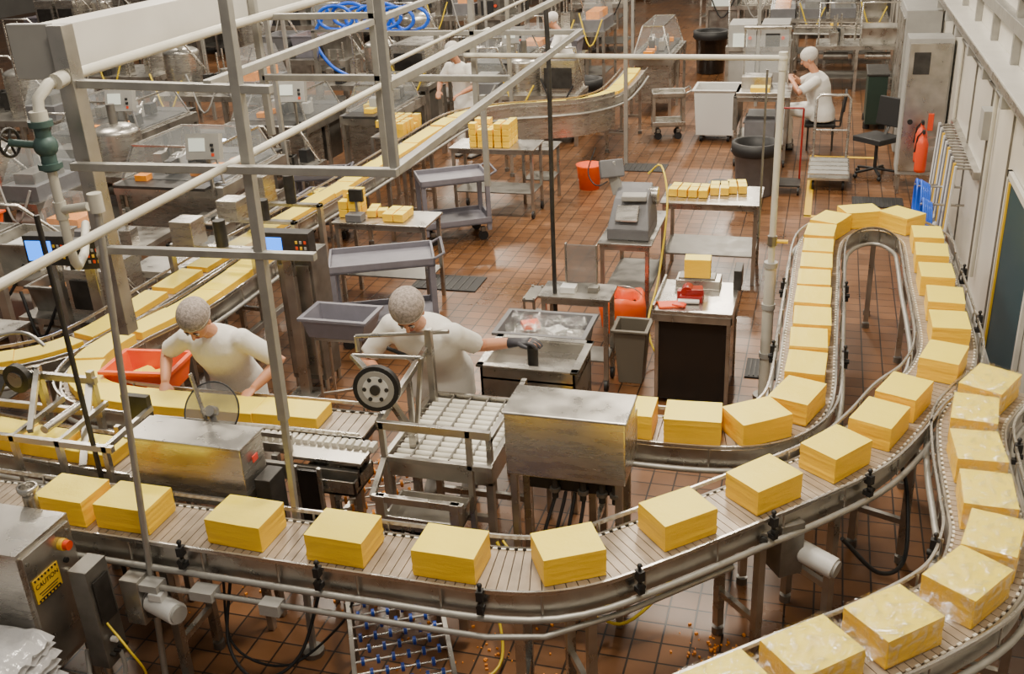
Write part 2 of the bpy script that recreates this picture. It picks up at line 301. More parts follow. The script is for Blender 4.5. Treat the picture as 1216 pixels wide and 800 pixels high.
def block_mesh(seed):
    sx,sy,sz=.292,.222,.138;nx,ny,nz=14,11,9;vs={};verts=[];faces=[]
    def vid(i,j,k):
        if (i,j,k) in vs:return vs[(i,j,k)]
        p=V(((i/nx-.5)*sx,(j/ny-.5)*sy,k/nz*sz));r=.0035
        q=V((max(-sx/2+r,min(sx/2-r,p.x)),max(-sy/2+r,min(sy/2-r,p.y)),max(r,min(sz-r,p.z))))
        d=p-q
        if d.length>0:p=q+d.normalized()*r
        lay=noise.noise(V((p.x*3+seed,p.y*3,k*2.3)))*.0035
        nn=V((p.x/sx*2,p.y/sy*2,0))
        if abs(nn.x)>.97 or abs(nn.y)>.97:
            p+=V((nn.x if abs(nn.x)>.97 else 0,nn.y if abs(nn.y)>.97 else 0,0))*lay
        if k==nz:p.z+=noise.noise(V((p.x*6+seed,p.y*6,1)))*.003
        vs[(i,j,k)]=len(verts);verts.append(p);return vs[(i,j,k)]
    for i in range(nx):
        for j in range(ny):
            faces.append((vid(i,j,0),vid(i,j+1,0),vid(i+1,j+1,0),vid(i+1,j,0)));faces.append((vid(i,j,nz),vid(i+1,j,nz),vid(i+1,j+1,nz),vid(i,j+1,nz)))
    for i in range(nx):
        for k in range(nz):
            faces.append((vid(i,0,k),vid(i+1,0,k),vid(i+1,0,k+1),vid(i,0,k+1)));faces.append((vid(i,ny,k),vid(i,ny,k+1),vid(i+1,ny,k+1),vid(i+1,ny,k)))
    for j in range(ny):
        for k in range(nz):
            faces.append((vid(0,j,k),vid(0,j,k+1),vid(0,j+1,k+1),vid(0,j+1,k)));faces.append((vid(nx,j,k),vid(nx,j+1,k),vid(nx,j+1,k+1),vid(nx,j,k+1)))
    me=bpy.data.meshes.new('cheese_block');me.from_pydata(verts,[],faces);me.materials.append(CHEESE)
    return me
BM=[block_mesh(i*3.7) for i in range(5)]
def film_mesh(seed):
    b=B('film');n=18;m=10;vs=[]
    for j in range(m+1):
        for i in range(n*2):
            t=2*math.pi*i/(n*2);c,s_=math.cos(t),math.sin(t);k=1/max(abs(c),abs(s_))
            zz=j/m
            if zz<.8:
                x=c*k*.152;y=s_*k*.117;z=zz/.8*.144
            else:
                q=1-(zz-.8)/.2;x=c*k*.152*q;y=s_*k*.117*q;z=.145
            nz=noise.noise(V((x*14+seed,y*14,z*14)))*.007+.002
            r=V((x,y,0));r=r.normalized() if r.length>0 else V((0,0,0))
            vs.append((x+r.x*nz,y+r.y*nz,max(.002,z+(nz if zz>.75 else 0))))
    W=n*2
    b.add(vs,[(j*W+i,j*W+(i+1)%W,(j+1)*W+(i+1)%W,(j+1)*W+i) for j in range(m) for i in range(W)],FILM,True)
    for e in(-1,1):
        tv=[];K=9
        for a in range(K):
            for c in range(4):
                w=(a/(K-1)-.5)*.24*(1-.2*c);tv.append((e*(.152+.028*c),w+.01*noise.noise(V((a*2.1,c,seed))),.08-.02*c+.03*noise.noise(V((a*1.7+seed,c*1.3,e)))))
        b.add(tv,[(a*4+c,(a+1)*4+c,(a+1)*4+c+1,a*4+c+1) for a in range(K-1) for c in range(3)],FILM,True)
    me=bpy.data.meshes.new('plastic_film');me.from_pydata(b.v,[],b.f);me.materials.append(FILM)
    for p in me.polygons:p.use_smooth=True
    return me
FM=[film_mesh(i*2.3) for i in range(3)]
cnt=0
def place(P,Nn,x,y,name='cheese_block',z=.903,jit=.05,film=False,s=1):
    global cnt;cnt+=1
    k=min(range(len(P)),key=lambda j:(P[j].x-x)**2+(P[j].y-y)**2);a=math.atan2(Nn[k].x,-Nn[k].y)+math.pi
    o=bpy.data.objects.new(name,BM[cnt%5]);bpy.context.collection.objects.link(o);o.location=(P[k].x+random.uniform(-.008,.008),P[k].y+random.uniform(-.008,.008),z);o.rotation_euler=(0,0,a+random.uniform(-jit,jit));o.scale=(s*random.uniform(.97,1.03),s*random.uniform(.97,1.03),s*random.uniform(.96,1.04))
    if film:
        f=bpy.data.objects.new('plastic_film',FM[cnt%3]);bpy.context.collection.objects.link(f);f.parent=o
    return o
for x,y in [(-4.5,3.6),(-3.56,3.6),(-3.17,3.6),(-2.57,3.6),(-2.04,3.6),(-1.49,3.61),(-.94,3.72),(-.52,4.1),(-.13,4.50),(.2,4.86),(.42,5.22),(.56,5.58),(.8,6.08),(.885,6.6),(.885,7.05),(.885,7.5),(.88,7.95),(.87,8.4)]:
    place(PA,NA,x,y,s=1.03)
idx=[j for j in range(len(PA)) if PA[j].y<8.95]
start=min(idx,key=lambda j:(PA[j]-V((.7,8.84,0))).length);j=start
while j<len(PA):
    if PA[j].x<-.95 :break
    place(PA,NA,PA[j].x,PA[j].y,jit=.02,s=1.05);j+=int(.36/.045)
for x,y in [(1.04,5.75),(.9,5.38),(.89,4.98),(.89,4.58),(.87,4.2),(.72,3.86),(.42,3.53),(.12,3.27),(-.2,2.99)]:
    place(PC,NC,x,y,name='wrapped_cheese_block',film=True,s=1.06)
# ---------------------------------------------------------------- overhead frame
def overhead():
    b=B('overhead_pipe_frame')
    S=.045
    b.beam((-2.43,3.84,.03),(-2.385,3.84,1.55),.03,.03,GALV);b.beam((-2.387,3.84,1.45),(-2.33,3.84,4.6),S,S,GALV)
    b.cyl((-2.43,3.84,0),(-2.43,3.84,.03),.06,STEELD);b.cyl((-2.415,3.84,.5),(-2.41,3.84,.75),.03,GALV)
    b.beam((-3.2,3.75,2.70),(-1.66,3.82,2.70),.04,.035,GALV)
    b.beam((-3.2,3.8,2.29),(-2.1,3.84,2.30),.04,.035,GALV)
    b.beam((-3.2,3.84,3.05),(-2.2,3.84,3.03),.04,.035,GALV)
    b.beam((-1.68,3.84,2.68),(-1.68,3.84,4.6),.035,.035,GALV)
    b.bx(-3.22,-3.14,3.8,3.88,1.85,3.3,STEEL)
    for y in(5.6,7.35):
        b.beam((-3.25,y,2.75),(-1.7,y,2.75),.04,.035,GALV);b.beam((-3.25,y,3.1),(-2.43,y,3.1),.04,.035,GALV)
        b.beam((-2.50,y,2.2),(-2.50,y,4.6),.04,.04,GALV)
        b.beam((-3.25,y,2.4),(-3.25,y,4.6),.04,.04,GALV)
    b.beam((-2.45,7.35,1.6),(-2.45,7.35,2.3),.04,.04,GALV)
    b.beam((-1.68,3.84,3.05),(-1.68,7.4,3.05),.04,.035,GALV);b.beam((-1.68,3.84,2.70),(-1.7,7.4,2.75),.04,.035,GALV)
    b.beam((-2.5,3.84,3.05),(-2.5,9,3.1),.04,.035,GALV)
    b.cyl((-2.4,1.6,2.71),(-2.52,7.8,2.71),.018,WPIPE,12)
    b.cyl((-2.25,5.2,2.9),(-2.3,9.5,2.9),.012,WPIPE,10)
    b.done(.003)
    b=B('overhead_box_duct');b.bx(-3.46,-3.28,3.9,12,3.08,3.28,WHITEP);b.bx(-3.48,-3.26,3.86,3.9,3.06,3.30,LGREY)
    for y in(5.4,7.6,9.5):b.beam((-3.37,y,3.28),(-3.37,y,4.8),.05,.05,GALV)
    b.done(.004)
    b=B('white_water_pipe',Matrix.Translation((-.07,0,.11)))
    b.tube([(-3.05,7.6,3.02),(-3.08,5.0,3.0),(-3.12,3.8,2.97),(-3.13,3.72,2.96),(-3.15,3.66,2.91),(-3.15,3.64,2.82)],.025,WPIPE,12)
    b.cyl((-3.15,3.64,2.86),(-3.15,3.64,2.80),.038,WPIPE);b.cyl((-3.11,3.74,2.965),(-3.11,3.82,2.975),.035,WPIPE)
    b.cyl((-3.15,3.64,2.82),(-3.15,3.64,2.60),.034,TEAL);b.sph((-3.15,3.64,2.71),.052,TEAL);b.cyl((-3.15,3.64,2.82),(-3.15,3.64,2.795),.052,TEAL);b.cyl((-3.15,3.64,2.61),(-3.15,3.64,2.635),.052,TEAL)
    b.cyl((-3.15,3.64,2.71),(-3.3,3.6,2.73),.017,TEAL)
    for a in range(20):
        t=a*math.pi/10;t2=(a+1)*math.pi/10
        b.cyl((-3.3,3.6+.06*math.cos(t),2.73+.06*math.sin(t)),(-3.3,3.6+.06*math.cos(t2),2.73+.06*math.sin(t2)),.007,DARKM,6)
        if a%4==0:b.cyl((-3.3,3.6,2.73),(-3.3,3.6+.06*math.cos(t),2.73+.06*math.sin(t)),.006,DARKM,6)
    b.cyl((-3.15,3.64,2.60),(-3.15,3.64,2.25),.021,WPIPE);b.cyl((-3.15,3.64,2.42),(-2.98,3.62,2.45),.02,WPIPE);b.cyl((-3.15,3.64,2.38),(-3.15,3.64,2.46),.028,WPIPE)
    b.tube([(-3.15,3.64,2.25),(-3.15,3.65,2.17),(-3.18,3.70,2.13),(-3.3,3.9,2.12),(-3.6,4.3,2.12)],.021,WPIPE,10)
    b.done()
    b=B('support_pole');b.cyl((-3.04,3.38,0),(-2.86,3.44,2.62),.016,GALV);b.cyl((-3.03,3.38,.02),(-3.03,3.38,0),.05,STEELD);b.cyl((-2.86,3.44,2.6),(-2.86,3.44,2.68),.03,WPIPE)
    b.cyl((-3.0,3.39,.55),(-2.99,3.39,.66),.065,DARKM,14,cap=False);b.cyl((-3.0,3.39,.55),(-3.0,3.39,.56),.064,DARKM,14);b.done()
    b=B('support_pole');b.cyl((-3.62,3.92,0),(-3.62,3.92,2.4),.014,DARKM);b.cyl((-3.62,3.92,0),(-3.62,3.92,.02),.05,STEELD);b.done()
    b=B('drop_hose_conduit');b.tube([(-2.02,7.2,3.6),(-1.93,7.2,3.3),(-1.90,7.2,3.0),(-1.89,7.2,2.5),(-1.9,7.2,1.4),(-1.9,7.2,.4)],.017,DARKM,10)
    b.cyl((-1.9,7.2,0),(-1.9,7.2,.4),.025,STEELD);b.done()
    b=B('white_standpipe')
    b.cyl((-.28,7.28,0),(-.28,7.28,1.1),.042,WPIPE,14);b.cyl((-.28,7.28,1.1),(-.28,7.28,2.56),.024,WPIPE,14);b.cyl((-.28,7.28,0),(-.28,7.28,.03),.08,STEELD)
    b.sph((-.28,7.28,2.58),.034,WPIPE);b.cyl((-.28,7.28,2.58),(-2.55,7.28,2.60),.019,WPIPE,12);b.cyl((-.28,7.28,2.5),(-.28,7.28,2.62),.03,WPIPE)
    for z in(.35,.75,1.08):b.cyl((-.28,7.28,z),(-.28,7.28,z+.04),.05,LGREY,14)
    b.cyl((-.28,7.28,1.28),(-.17,7.28,1.28),.014,YELP);b.cyl((-.28,7.28,1.25),(-.28,7.28,1.32),.034,STEELD)
    b.cyl((-.38,7.3,1.3),(-.38,7.3,2.5),.008,STEELD);b.done()
overhead()
# ---------------------------------------------------------------- centre machine
def centre():
    b=B('cutting_machine_cover');b.bx(-1.45,-.82,4.38,4.68,.93,1.3,STEELB);b.bx(-1.46,-.81,4.37,4.69,1.29,1.305,STEEL);b.bx(-1.0,-.82,4.685,4.74,.95,1.2,STEEL)
    for x in(-1.2,-1.05,-.95,-.88):b.cyl((x,4.42,.93),(x,4.42,.80),.018,DARKM);b.cyl((x,4.42,.86),(x,4.42,.84),.03,STEELD)
    for x in(-1.42,-.86):
        for y in(4.42,4.64):b.bx(x-.02,x+.02,y-.02,y+.02,0,.93,STEEL)
    b.beam((-1.42,4.42,.4),(-.86,4.42,.4),.03,.04,STEEL)
    b.bx(-1.35,-.9,4.45,4.6,.82,.93,DARKM);b.done(.008)
    b=B('conveyor_drive_housing');b.bx(-3.38,-2.71,3.9,4.12,.84,1.2,STEELB);b.bx(-3.39,-2.70,3.89,4.13,1.195,1.21,STEEL);b.bx(-2.70,-2.692,3.98,4.03,1.08,1.12,REDL);b.bx(-2.69,-2.6,3.95,4.1,.75,1.0,DARKM)
    for x in(-3.34,-2.75):b.bx(x-.02,x+.02,3.95,3.99,0,.86,STEEL)
    for x in(-3.34,-2.75):b.bx(x-.02,x+.02,4.07,4.11,0,.86,STEEL)
    b.done(.008)
    b=B('roller_transfer_bed')
    for i in range(13):
        y=4.42+i*.055
        for k in range(5):
            x=-2.10+k*.108;b.cyl((x,y,.935),(x+.098,y,.935),.021,WROLL,8)
        b.cyl((-2.12,y,.935),(-1.56,y,.935),.006,STEEL,6)
    b.bx(-2.15,-2.12,4.38,5.14,.84,.97,STEEL);b.bx(-1.56,-1.53,4.38,5.14,.84,.97,STEEL);b.bx(-2.12,-1.56,4.38,4.40,.84,.95,STEEL);b.bx(-2.12,-1.56,5.12,5.14,.84,.97,STEEL)
    for k in range(1,5):b.bx(-2.108+k*.108,-2.100+k*.108,4.40,5.12,.91,.965,STEELD)
    for x in(-2.13,-1.55):
        for y in(4.4,5.1):b.bx(x-.02,x+.02,y-.02,y+.02,0,.86,STEEL)
    for z in(.3,.62):
        b.beam((-2.13,4.4,z),(-1.55,4.4,z),.03,.04,STEEL);b.beam((-2.13,5.1,z),(-1.55,5.1,z),.03,.04,STEEL)
    for x in(-2.1,-1.62):
        b.beam((x,4.3,.6),(x,4.3,1.22),.03,.03,STEEL)
    b.beam((-2.12,4.3,1.2),(-1.5,4.3,1.2),.03,.045,STEEL);b.beam((-2.12,4.3,1.0),(-1.5,4.3,1.0),.03,.03,STEEL)
    b.beam((-2.12,4.3,1.2),(-2.12,5.1,1.3),.03,.04,STEEL);b.beam((-2.10,5.05,.9),(-2.10,5.05,1.42),.04,.04,STEEL);b.beam((-2.12,4.75,.97),(-2.12,4.75,1.24),.03,.03,STEEL)
    b.beam((-1.55,4.4,1.1),(-1.55,5.1,1.1),.03,.03,STEEL);b.beam((-1.55,5.1,.9),(-1.55,5.1,1.12),.03,.03,STEEL);b.beam((-1.55,4.42,.9),(-1.55,4.42,1.12),.03,.03,STEEL)
    b.cyl((-2.6,5.12,1.30),(-2.0,5.12,1.38),.013,STEEL);b.cyl((-2.6,5.12,1.30),(-2.6,5.12,1.2),.013,STEEL);b.cyl((-2.15,5.05,1.2),(-2.35,5.0,1.3),.012,BLACK)
    for (x0,x1,y0,y1,z) in((-2.05,-1.65,4.1,4.36,.68),(-2.65,-2.3,4.3,4.55,.72)):
        b.bx(x0,x1,y0,y1,z,z+.015,STEEL);b.bx(x0,x1,y0,y0+.012,z,z+.09,STEEL);b.bx(x0,x1,y1-.012,y1,z,z+.09,STEEL);b.bx(x0,x0+.012,y0,y1,z,z+.09,STEEL);b.bx(x1-.012,x1,y0,y1,z,z+.09,STEEL)
    b.bx(-2.08,-2.03,4.08,4.12,.1,.9,STEEL);b.bx(-1.67,-1.62,4.08,4.12,.1,.9,STEEL)
    b.beam((-2.1,4.1,.88),(-1.6,4.1,.88),.03,.04,STEEL);b.beam((-2.1,4.1,.88),(-2.1,4.3,1.0),.03,.03,STEEL)
    for i in range(5):b.cyl((-1.95+i*.06,4.1,.7),(-1.95+i*.06,4.1,.55),.01,DARKM)
    b.cyl((-1.9,4.16,.60),(-1.9,4.34,.60),.05,DARKM,14);b.cyl((-1.75,4.16,.58),(-1.75,4.30,.58),.04,STEELD,14)
    b.done(.002)
    b=B('side_transfer_table')
    b.bx(-2.75,-2.28,4.36,4.60,.88,.9,STEEL)
    for i in range(26):
        x=-3.42+i*.045;b.bx(x,x+.03,4.50,4.57,.885,.925,WROLL)
    b.beam((-3.5,4.5,.86),(-2.3,4.5,.86),.04,.06,STEEL);b.beam((-3.5,4.36,.80),(-2.3,4.36,.80),.03,.1,STEELD)
    b.beam((-3.5,4.40,1.0),(-2.7,4.40,1.0),.02,.03,STEEL)
    for x in(-3.48,-3.1,-2.72):b.beam((x,4.40,.85),(x,4.40,1.0),.02,.02,STEEL)
    for x in(-3.45,-2.85,-2.35):b.bx(x-.02,x+.02,4.42,4.46,0,.85,STEEL)
    b.beam((-3.45,4.44,.35),(-2.35,4.44,.35),.03,.04,STEEL)
    b.done(.002)
    b=B('hold_down_wheel');c=V((-2.14,4.38,1.37));ax=V((.12,-.95,.12)).normalized()
    b.cyl(c-ax*.02,c+ax*.02,.125,BLACK,32);b.cyl(c-ax*.024,c+ax*.024,.10,LGREY,28);b.cyl(c-ax*.027,c+ax*.027,.07,WPLAS,24);b.cyl(c-ax*.05,c+ax*.04,.028,DARKM,16)
    for k in range(6):
        t=k*math.pi/3;u=ax.cross(V((0,0,1))).normalized();w=u.cross(ax);p=c+(u*math.cos(t)+w*math.sin(t))*.06+ax*.026;b.cyl(p,p+ax*.004,.012,DARKM,8)
    b.beam(c-ax*.05,c-ax*.05+V((.12,.1,-.34)),.04,.025,STEEL);b.beam(c-ax*.05,c-ax*.05+V((-.2,.12,.1)),.03,.025,STEEL);b.beam(c-ax*.05+V((.12,.1,-.34)),c-ax*.05+V((.12,.1,-1.41)),.04,.04,STEEL)
    b.cyl(c-ax*.05+V((-.2,.12,.1)),c-ax*.05+V((.2,.12,.12)),.012,STEEL);b.beam(c-ax*.05+V((.2,.12,.12)),c-ax*.05+V((.14,.12,-.3)),.03,.02,STEEL);b.done()
    b=B('slicing_disc');c=V((-3.06,4.22,1.22));ax=V((.05,-.8,.5)).normalized()
    b.cyl(c-ax*.004,c+ax*.004,.16,SMOKE,40);u=ax.cross(V((0,0,1))).normalized();w=u.cross(ax)
    for k in range(40):
        t=k*math.pi/20;t2=(k+1)*math.pi/20;b.cyl(c+(u*math.cos(t)+w*math.sin(t))*.16,c+(u*math.cos(t2)+w*math.sin(t2))*.16,.005,BLACK,6)
    b.cyl(c-ax*.03,c+ax*.03,.03,STEEL);b.cyl(c,c+V((0,.03,-.36)),.02,STEEL);b.beam(c+V((.0,-.04,-.14)),c+V((-.06,-.04,.24)),.022,.01,STEELB);b.done()
    b=B('left_transfer_frame')
    for x in(-4.75,-4.35,-3.98):
        b.beam((x,4.42,.0),(x,4.42,1.28),.035,.035,STEEL)
    b.beam((-4.8,4.42,1.22),(-3.95,4.42,1.22),.03,.04,STEEL);b.beam((-4.8,4.42,1.0),(-3.95,4.42,1.0),.03,.04,STEEL);b.beam((-4.35,4.42,1.26),(-4.1,4.0,1.1),.03,.03,STEEL);b.beam((-4.6,4.42,1.2),(-4.5,3.95,.95),.05,.02,DARKM);b.beam((-4.0,4.42,1.2),(-3.75,3.95,.95),.04,.02,STEEL)
    for x in(-4.15,-3.85,-3.55):
        b.beam((x,3.92,.5),(x,3.92,1.12),.03,.03,STEEL);b.beam((x,3.92,1.1),(x,4.35,1.12),.025,.03,STEEL)
    b.beam((-4.3,3.92,1.1),(-3.5,3.92,1.1),.03,.035,STEEL);b.beam((-4.3,3.92,.7),(-3.5,3.92,.7),.03,.035,STEEL)
    for x in(-4.15,-3.55):b.beam((x,3.92,0),(x,3.92,.5),.03,.03,STEEL)
    b.bx(-3.72,-3.55,4.32,4.36,1.0,1.2,DARKM);b.cyl((-4.0,4.0,1.12),(-4.0,4.3,1.12),.025,STEELB)
    b.cyl((-4.45,4.38,1.22),(-4.45,4.34,1.22),.09,DARKM,20);b.cyl((-4.45,4.38,1.22),(-4.45,4.33,1.22),.05,STEEL,20)
    b.tube(smooth_path([(-4.75,4.4,1.3),(-4.65,4.45,1.42),(-4.45,4.5,1.45),(-4.3,4.5,1.35)],.04),.012,STEEL);b.done()
    b=B('skate_wheel_conveyor');p0=V((-2.50,4.95,.56));p1=V((-1.50,3.05,.24));d=(p1-p0).normalized();s=V((-d.y,d.x,0)).normalized();Lc=(p1-p0).length
    for e in(-1,1):
        b.beam(p0+s*e*.235,p1+s*e*.235,.022,.06,STEELB)
    k=0;t=.05
    while t<Lc-.03:
        c=p0+d*t;b.cyl(c-s*.235,c+s*.235,.006,STEELB,6)
        for i in range(6):
            o=-.19+i*.075+(.037 if k%2 else 0)
            if o<.215:
                q=c+s*o;b.cyl(q-s*.008,q+s*.008,.022,BLUEP if t>.9 else CHTINY,12);b.cyl(q-s*.012,q+s*.012,.009,WPLAS,8)
        t+=.075;k+=1
    for q in(p0+d*.3,p0+d*1.15):
        for e in(-1,1):
            r=q+s*e*.235;b.beam((r.x,r.y,r.z),(r.x,r.y,0),.03,.03,STEELD)
    b.done()
    b=B('side_guard_panels');b.bx(-3.75,-3.4,4.3,4.32,.55,.95,SMOKE);b.bx(-2.62,-2.50,4.26,4.28,.45,.88,BLACKG);b.beam((-3.78,4.31,0),(-3.78,4.31,1.0),.03,.03,STEEL);b.beam((-3.39,4.31,0),(-3.39,4.31,1.0),.03,.03,STEEL);b.beam((-2.63,4.27,0),(-2.63,4.27,.9),.02,.02,STEEL);b.beam((-2.49,4.27,0),(-2.49,4.27,.9),.02,.02,STEEL);b.done()
    b=B('floor_hoses')
    b.tube(smooth_path([(-1.5,4.3,.55),(-1.35,4.2,.3),(-1.2,4.25,.12),(-1.0,4.35,.1),(-.8,4.3,.14),(-.6,4.5,.3),(-.45,4.8,.6)],.04),.009,YHOSE)
    b.tube(smooth_path([(-1.45,4.25,.6),(-1.3,4.15,.5),(-1.1,4.1,.35),(-.9,4.2,.3),(-.75,4.4,.45)],.04),.007,YHOSE)
    b.tube(smooth_path([(-1.7,4.5,.5),(-1.5,4.2,.25),(-1.4,3.95,.05),(-1.55,3.7,.03),(-1.7,3.4,.03)],.04),.008,YHOSE)
    for i in range(4):b.tube(smooth_path([(-1.2+i*.05,4.45,.82),(-1.25+i*.07,4.3,.5),(-1.1+i*.1,4.3,.2+.05*i),(-.9,4.5,.1)],.04),.010,BLACK)
    b.tube(smooth_path([(-2.75,3.7,.6),(-2.7,3.5,.3),(-2.5,3.4,.2),(-2.3,3.5,.3),(-2.25,3.75,.6)],.04),.009,BLACK)
    b.tube(smooth_path([(-2.8,3.7,.6),(-2.75,3.6,.2),(-2.45,3.6,.12),(-2.2,3.75,.3),(-2.1,3.8,.5)],.04),.007,BLACK)
    b.tube(smooth_path([(.25,4.5,.7),(.45,4.6,.45),(.6,4.9,.35),(.6,5.2,.6),(.52,5.3,.8)],.04),.012,BLACK)
    b.done()
    b=B('conveyor_motor');b.cyl((-2.98,3.36,.63),(-2.80,3.30,.63),.055,WPLAS,20);b.cyl((-2.80,3.30,.63),(-2.785,3.295,.63),.045,LGREY,16);b.cyl((-3.0,3.37,.63),(-2.98,3.36,.63),.06,LGREY,20);b.bx(-2.95,-2.88,3.3,3.36,.68,.72,WPLAS);b.bx(-3.1,-3.0,3.3,3.45,.52,.78,STEEL);b.done(.003)
    b=B('conveyor_motor');b.cyl((.05,4.42,.66),(.22,4.34,.63),.055,WPLAS,20);b.cyl((.22,4.34,.63),(.235,4.333,.628),.045,LGREY,16);b.box((-.02,4.40,.70),(.13,.13,.30),STEELD,.6);b.cyl((-.12,4.28,.82),(-.12,4.24,.82),.035,STEEL,16);b.cyl((-.12,4.25,.82),(-.12,4.22,.82),.02,DARKM,12);b.done(.004)
    b=B('conduit_run')
    b.tube([(-3.1,3.34,.74),(-1.25,3.36,.74),(-1.0,3.42,.74),(-.7,3.65,.74),(-.25,4.1,.74)],.014,GALV)
    b.bx(-2.72,-2.6,3.31,3.39,.72,.77,LGREY);b.bx(-2.35,-2.25,3.31,3.38,.70,.76,LGREY);b.bx(-3.0,-2.9,3.31,3.39,.72,.76,LGREY);b.done()
    b=B('control_cabinet')
    b.bx(-4.1,-3.36,3.0,3.36,.38,1.09,STEELB);b.bx(-3.37,-3.345,3.02,3.34,.42,1.06,STEEL)
    for x in(-4.05,-3.4):
        for y in(3.04,3.32):b.cyl((x,y,0),(x,y,.38),.02,STEEL)
    b.cyl((-3.345,3.26,.98),(-3.32,3.26,.98),.030,YELP,16);b.cyl((-3.32,3.26,.98),(-3.295,3.26,.98),.024,REDP,16)
    b.cyl((-3.345,3.26,.89),(-3.33,3.26,.89),.014,BLACK);b.cyl((-3.345,3.26,.83),(-3.33,3.26,.83),.014,STEEL)
    b.box((-3.341,3.12,.86),(.005,.17,.13),YELP)
    for k in range(7):
        b.box((-3.3375,3.05+.023*k,.916),(.002,.01,.014),BLACK,0,.6);b.box((-3.3375,3.05+.023*k,.804),(.002,.01,.014),BLACK,0,.6)
    for k in range(3):b.box((-3.3375,3.12,.84-.015*k),(.002,.13-.02*(k%2),.005),BLACK)
    for y in(3.04,3.32):
        for z in(.46,1.02):b.cyl((-3.345,y,z),(-3.338,y,z),.01,STEELD,8)
    o=b.done(.004)
    t=bpy.data.curves.new('label_text','FONT');t.body='CAUTION';t.size=.034;t.align_x='CENTER';t.align_y='CENTER';t.extrude=.0005;t.materials.append(BLACK)
    to=bpy.data.objects.new('label_text',t);bpy.context.collection.objects.link(to);to.parent=o;to.matrix_parent_inverse=Matrix.Translation(-V(o.location));to.location=(-3.337,3.12,.88);to.rotation_euler=(math.pi/2,0,math.pi/2)
    b=B('operator_panel');b.bx(-3.24,-3.14,3.15,3.3,.35,.92,STEELD);b.bx(-3.135,-3.13,3.17,3.28,.6,.85,DARKM);b.cyl((-3.2,3.2,.0),(-3.2,3.2,.35),.02,STEEL);b.cyl((-3.13,3.2,.5),(-3.1,3.2,.5),.015,WPLAS)
    for k in range(4):b.cyl((-3.14,3.18+.03*k,.42),(-3.11,3.18+.03*k,.42),.010,DARKM)
    b.tube(smooth_path([(-3.14,3.2,.6),(-3.0,3.15,.5),(-2.98,3.2,.3),(-3.1,3.2,.15)],.04),.006,YHOSE);b.tube(smooth_path([(-3.3,3.2,.4),(-3.25,3.12,.2),(-3.15,3.12,.15),(-3.1,3.2,.3),(-3.12,3.22,.45)],.04),.012,LGREY);b.done(.003)
    b=B('guide_post_funnel');b.cyl((-3.62,3.42,.8),(-3.62,3.42,1.12),.035,STEEL);b.lathe((-3.62,3.42,1.12),[(.03,0),(.05,.03),(.05,.05),(.04,.05)],STEELB);b.done()
    b=B('stack_of_plastic_bags');BF=mat('bag_film',(.60,.60,.61),.12,0,alpha=.85,bump=.9,bscale=14)
    for k in range(10):
        vs=[];n=16
        for i in range(n):
            for j in range(n):
                ed=(i in(0,n-1) or j in(0,n-1));x=-3.88+i*.044+.012*math.sin(k*2.1);y=2.60+j*.0245+.006*math.cos(k*1.7);z=.32+.045*k+.035*noise.noise(V((i*.8+k*3,j*.8,k)))+(-.03 if ed else .01)
                vs.append((x,y,z))
        b.add(vs,[(i*n+j,(i+1)*n+j,(i+1)*n+j+1,i*n+j+1) for i in range(n-1) for j in range(n-1)],BF,True)
    b.bx(-3.88,-3.22,2.60,2.96,.24,.28,STEEL)
    for x in(-3.86,-3.25):
        for y in(2.63,2.93):b.cyl((x,y,0),(x,y,.24),.015,STEEL)
    b.done()
centre()
# ---------------------------------------------------------------- furniture helpers
def table(name,x0,x1,y0,y1,h,m=STEEL,shelf=.25,wheels=False,extra=None,rz=0):
    cx,cy=(x0+x1)/2,(y0+y1)/2;b=B(name,Matrix.Translation((cx,cy,0))@Matrix.Rotation(rz,4,'Z')@Matrix.Translation((-cx,-cy,0)))
    b.bx(x0,x1,y0,y1,h-.02,h,m);b.bx(x0+.02,x1-.02,y0+.02,y0+.035,h-.07,h-.02,m);b.bx(x0+.02,x1-.02,y1-.035,y1-.02,h-.07,h-.02,m)
    for x in(x0+.04,x1-.04):
        for y in(y0+.04,y1-.04):
            z=.1 if wheels else 0;b.bx(x-.018,x+.018,y-.018,y+.018,z,h-.02,m)
            if wheels:b.cyl((x-.012,y,.05),(x+.012,y,.05),.05,BLACK,14);b.bx(x-.02,x+.02,y-.015,y+.015,.05,.1,STEELD)
    if shelf:b.bx(x0+.03,x1-.03,y0+.03,y1-.03,shelf,shelf+.015,STEELD)
    if extra:extra(b)
    return b.done(.003)
def cart(name,cx,cy,rot,Lx,Ly,h,m=GREYC):
    b=B(name,Matrix.Translation((cx,cy,0))@Matrix.Rotation(rot,4,'Z'))
    for z in(.2,h-.07):
        b.bx(-Lx/2,Lx/2,-Ly/2,Ly/2,z,z+.025,m)
        for s in(-1,1):
            a,c=sorted((s*Ly/2,s*(Ly/2-.02)));b.bx(-Lx/2,Lx/2,a,c,z,z+.075,m);a,c=sorted((s*Lx/2,s*(Lx/2-.02)));b.bx(a,c,-Ly/2,Ly/2,z,z+.075,m)
    for x in(-1,1):
        for y in(-1,1):
            b.bx(x*(Lx/2-.03)-.025,x*(Lx/2-.03)+.025,y*(Ly/2-.03)-.025,y*(Ly/2-.03)+.025,.12,h-.05,m);b.cyl((x*(Lx/2-.1),y*(Ly/2-.06)-.015,.055),(x*(Lx/2-.1),y*(Ly/2-.06)+.015,.055),.055,BLACK,16);b.box((x*(Lx/2-.1),y*(Ly/2-.06),.13),(.05,.06,.05),STEELD)
    b.tube([(Lx/2-.02,-Ly/2+.03,h-.02),(Lx/2+.08,-Ly/2+.03,h+.03),(Lx/2+.08,Ly/2-.03,h+.03),(Lx/2-.02,Ly/2-.03,h-.02)],.014,m)
    return b.done(.005)
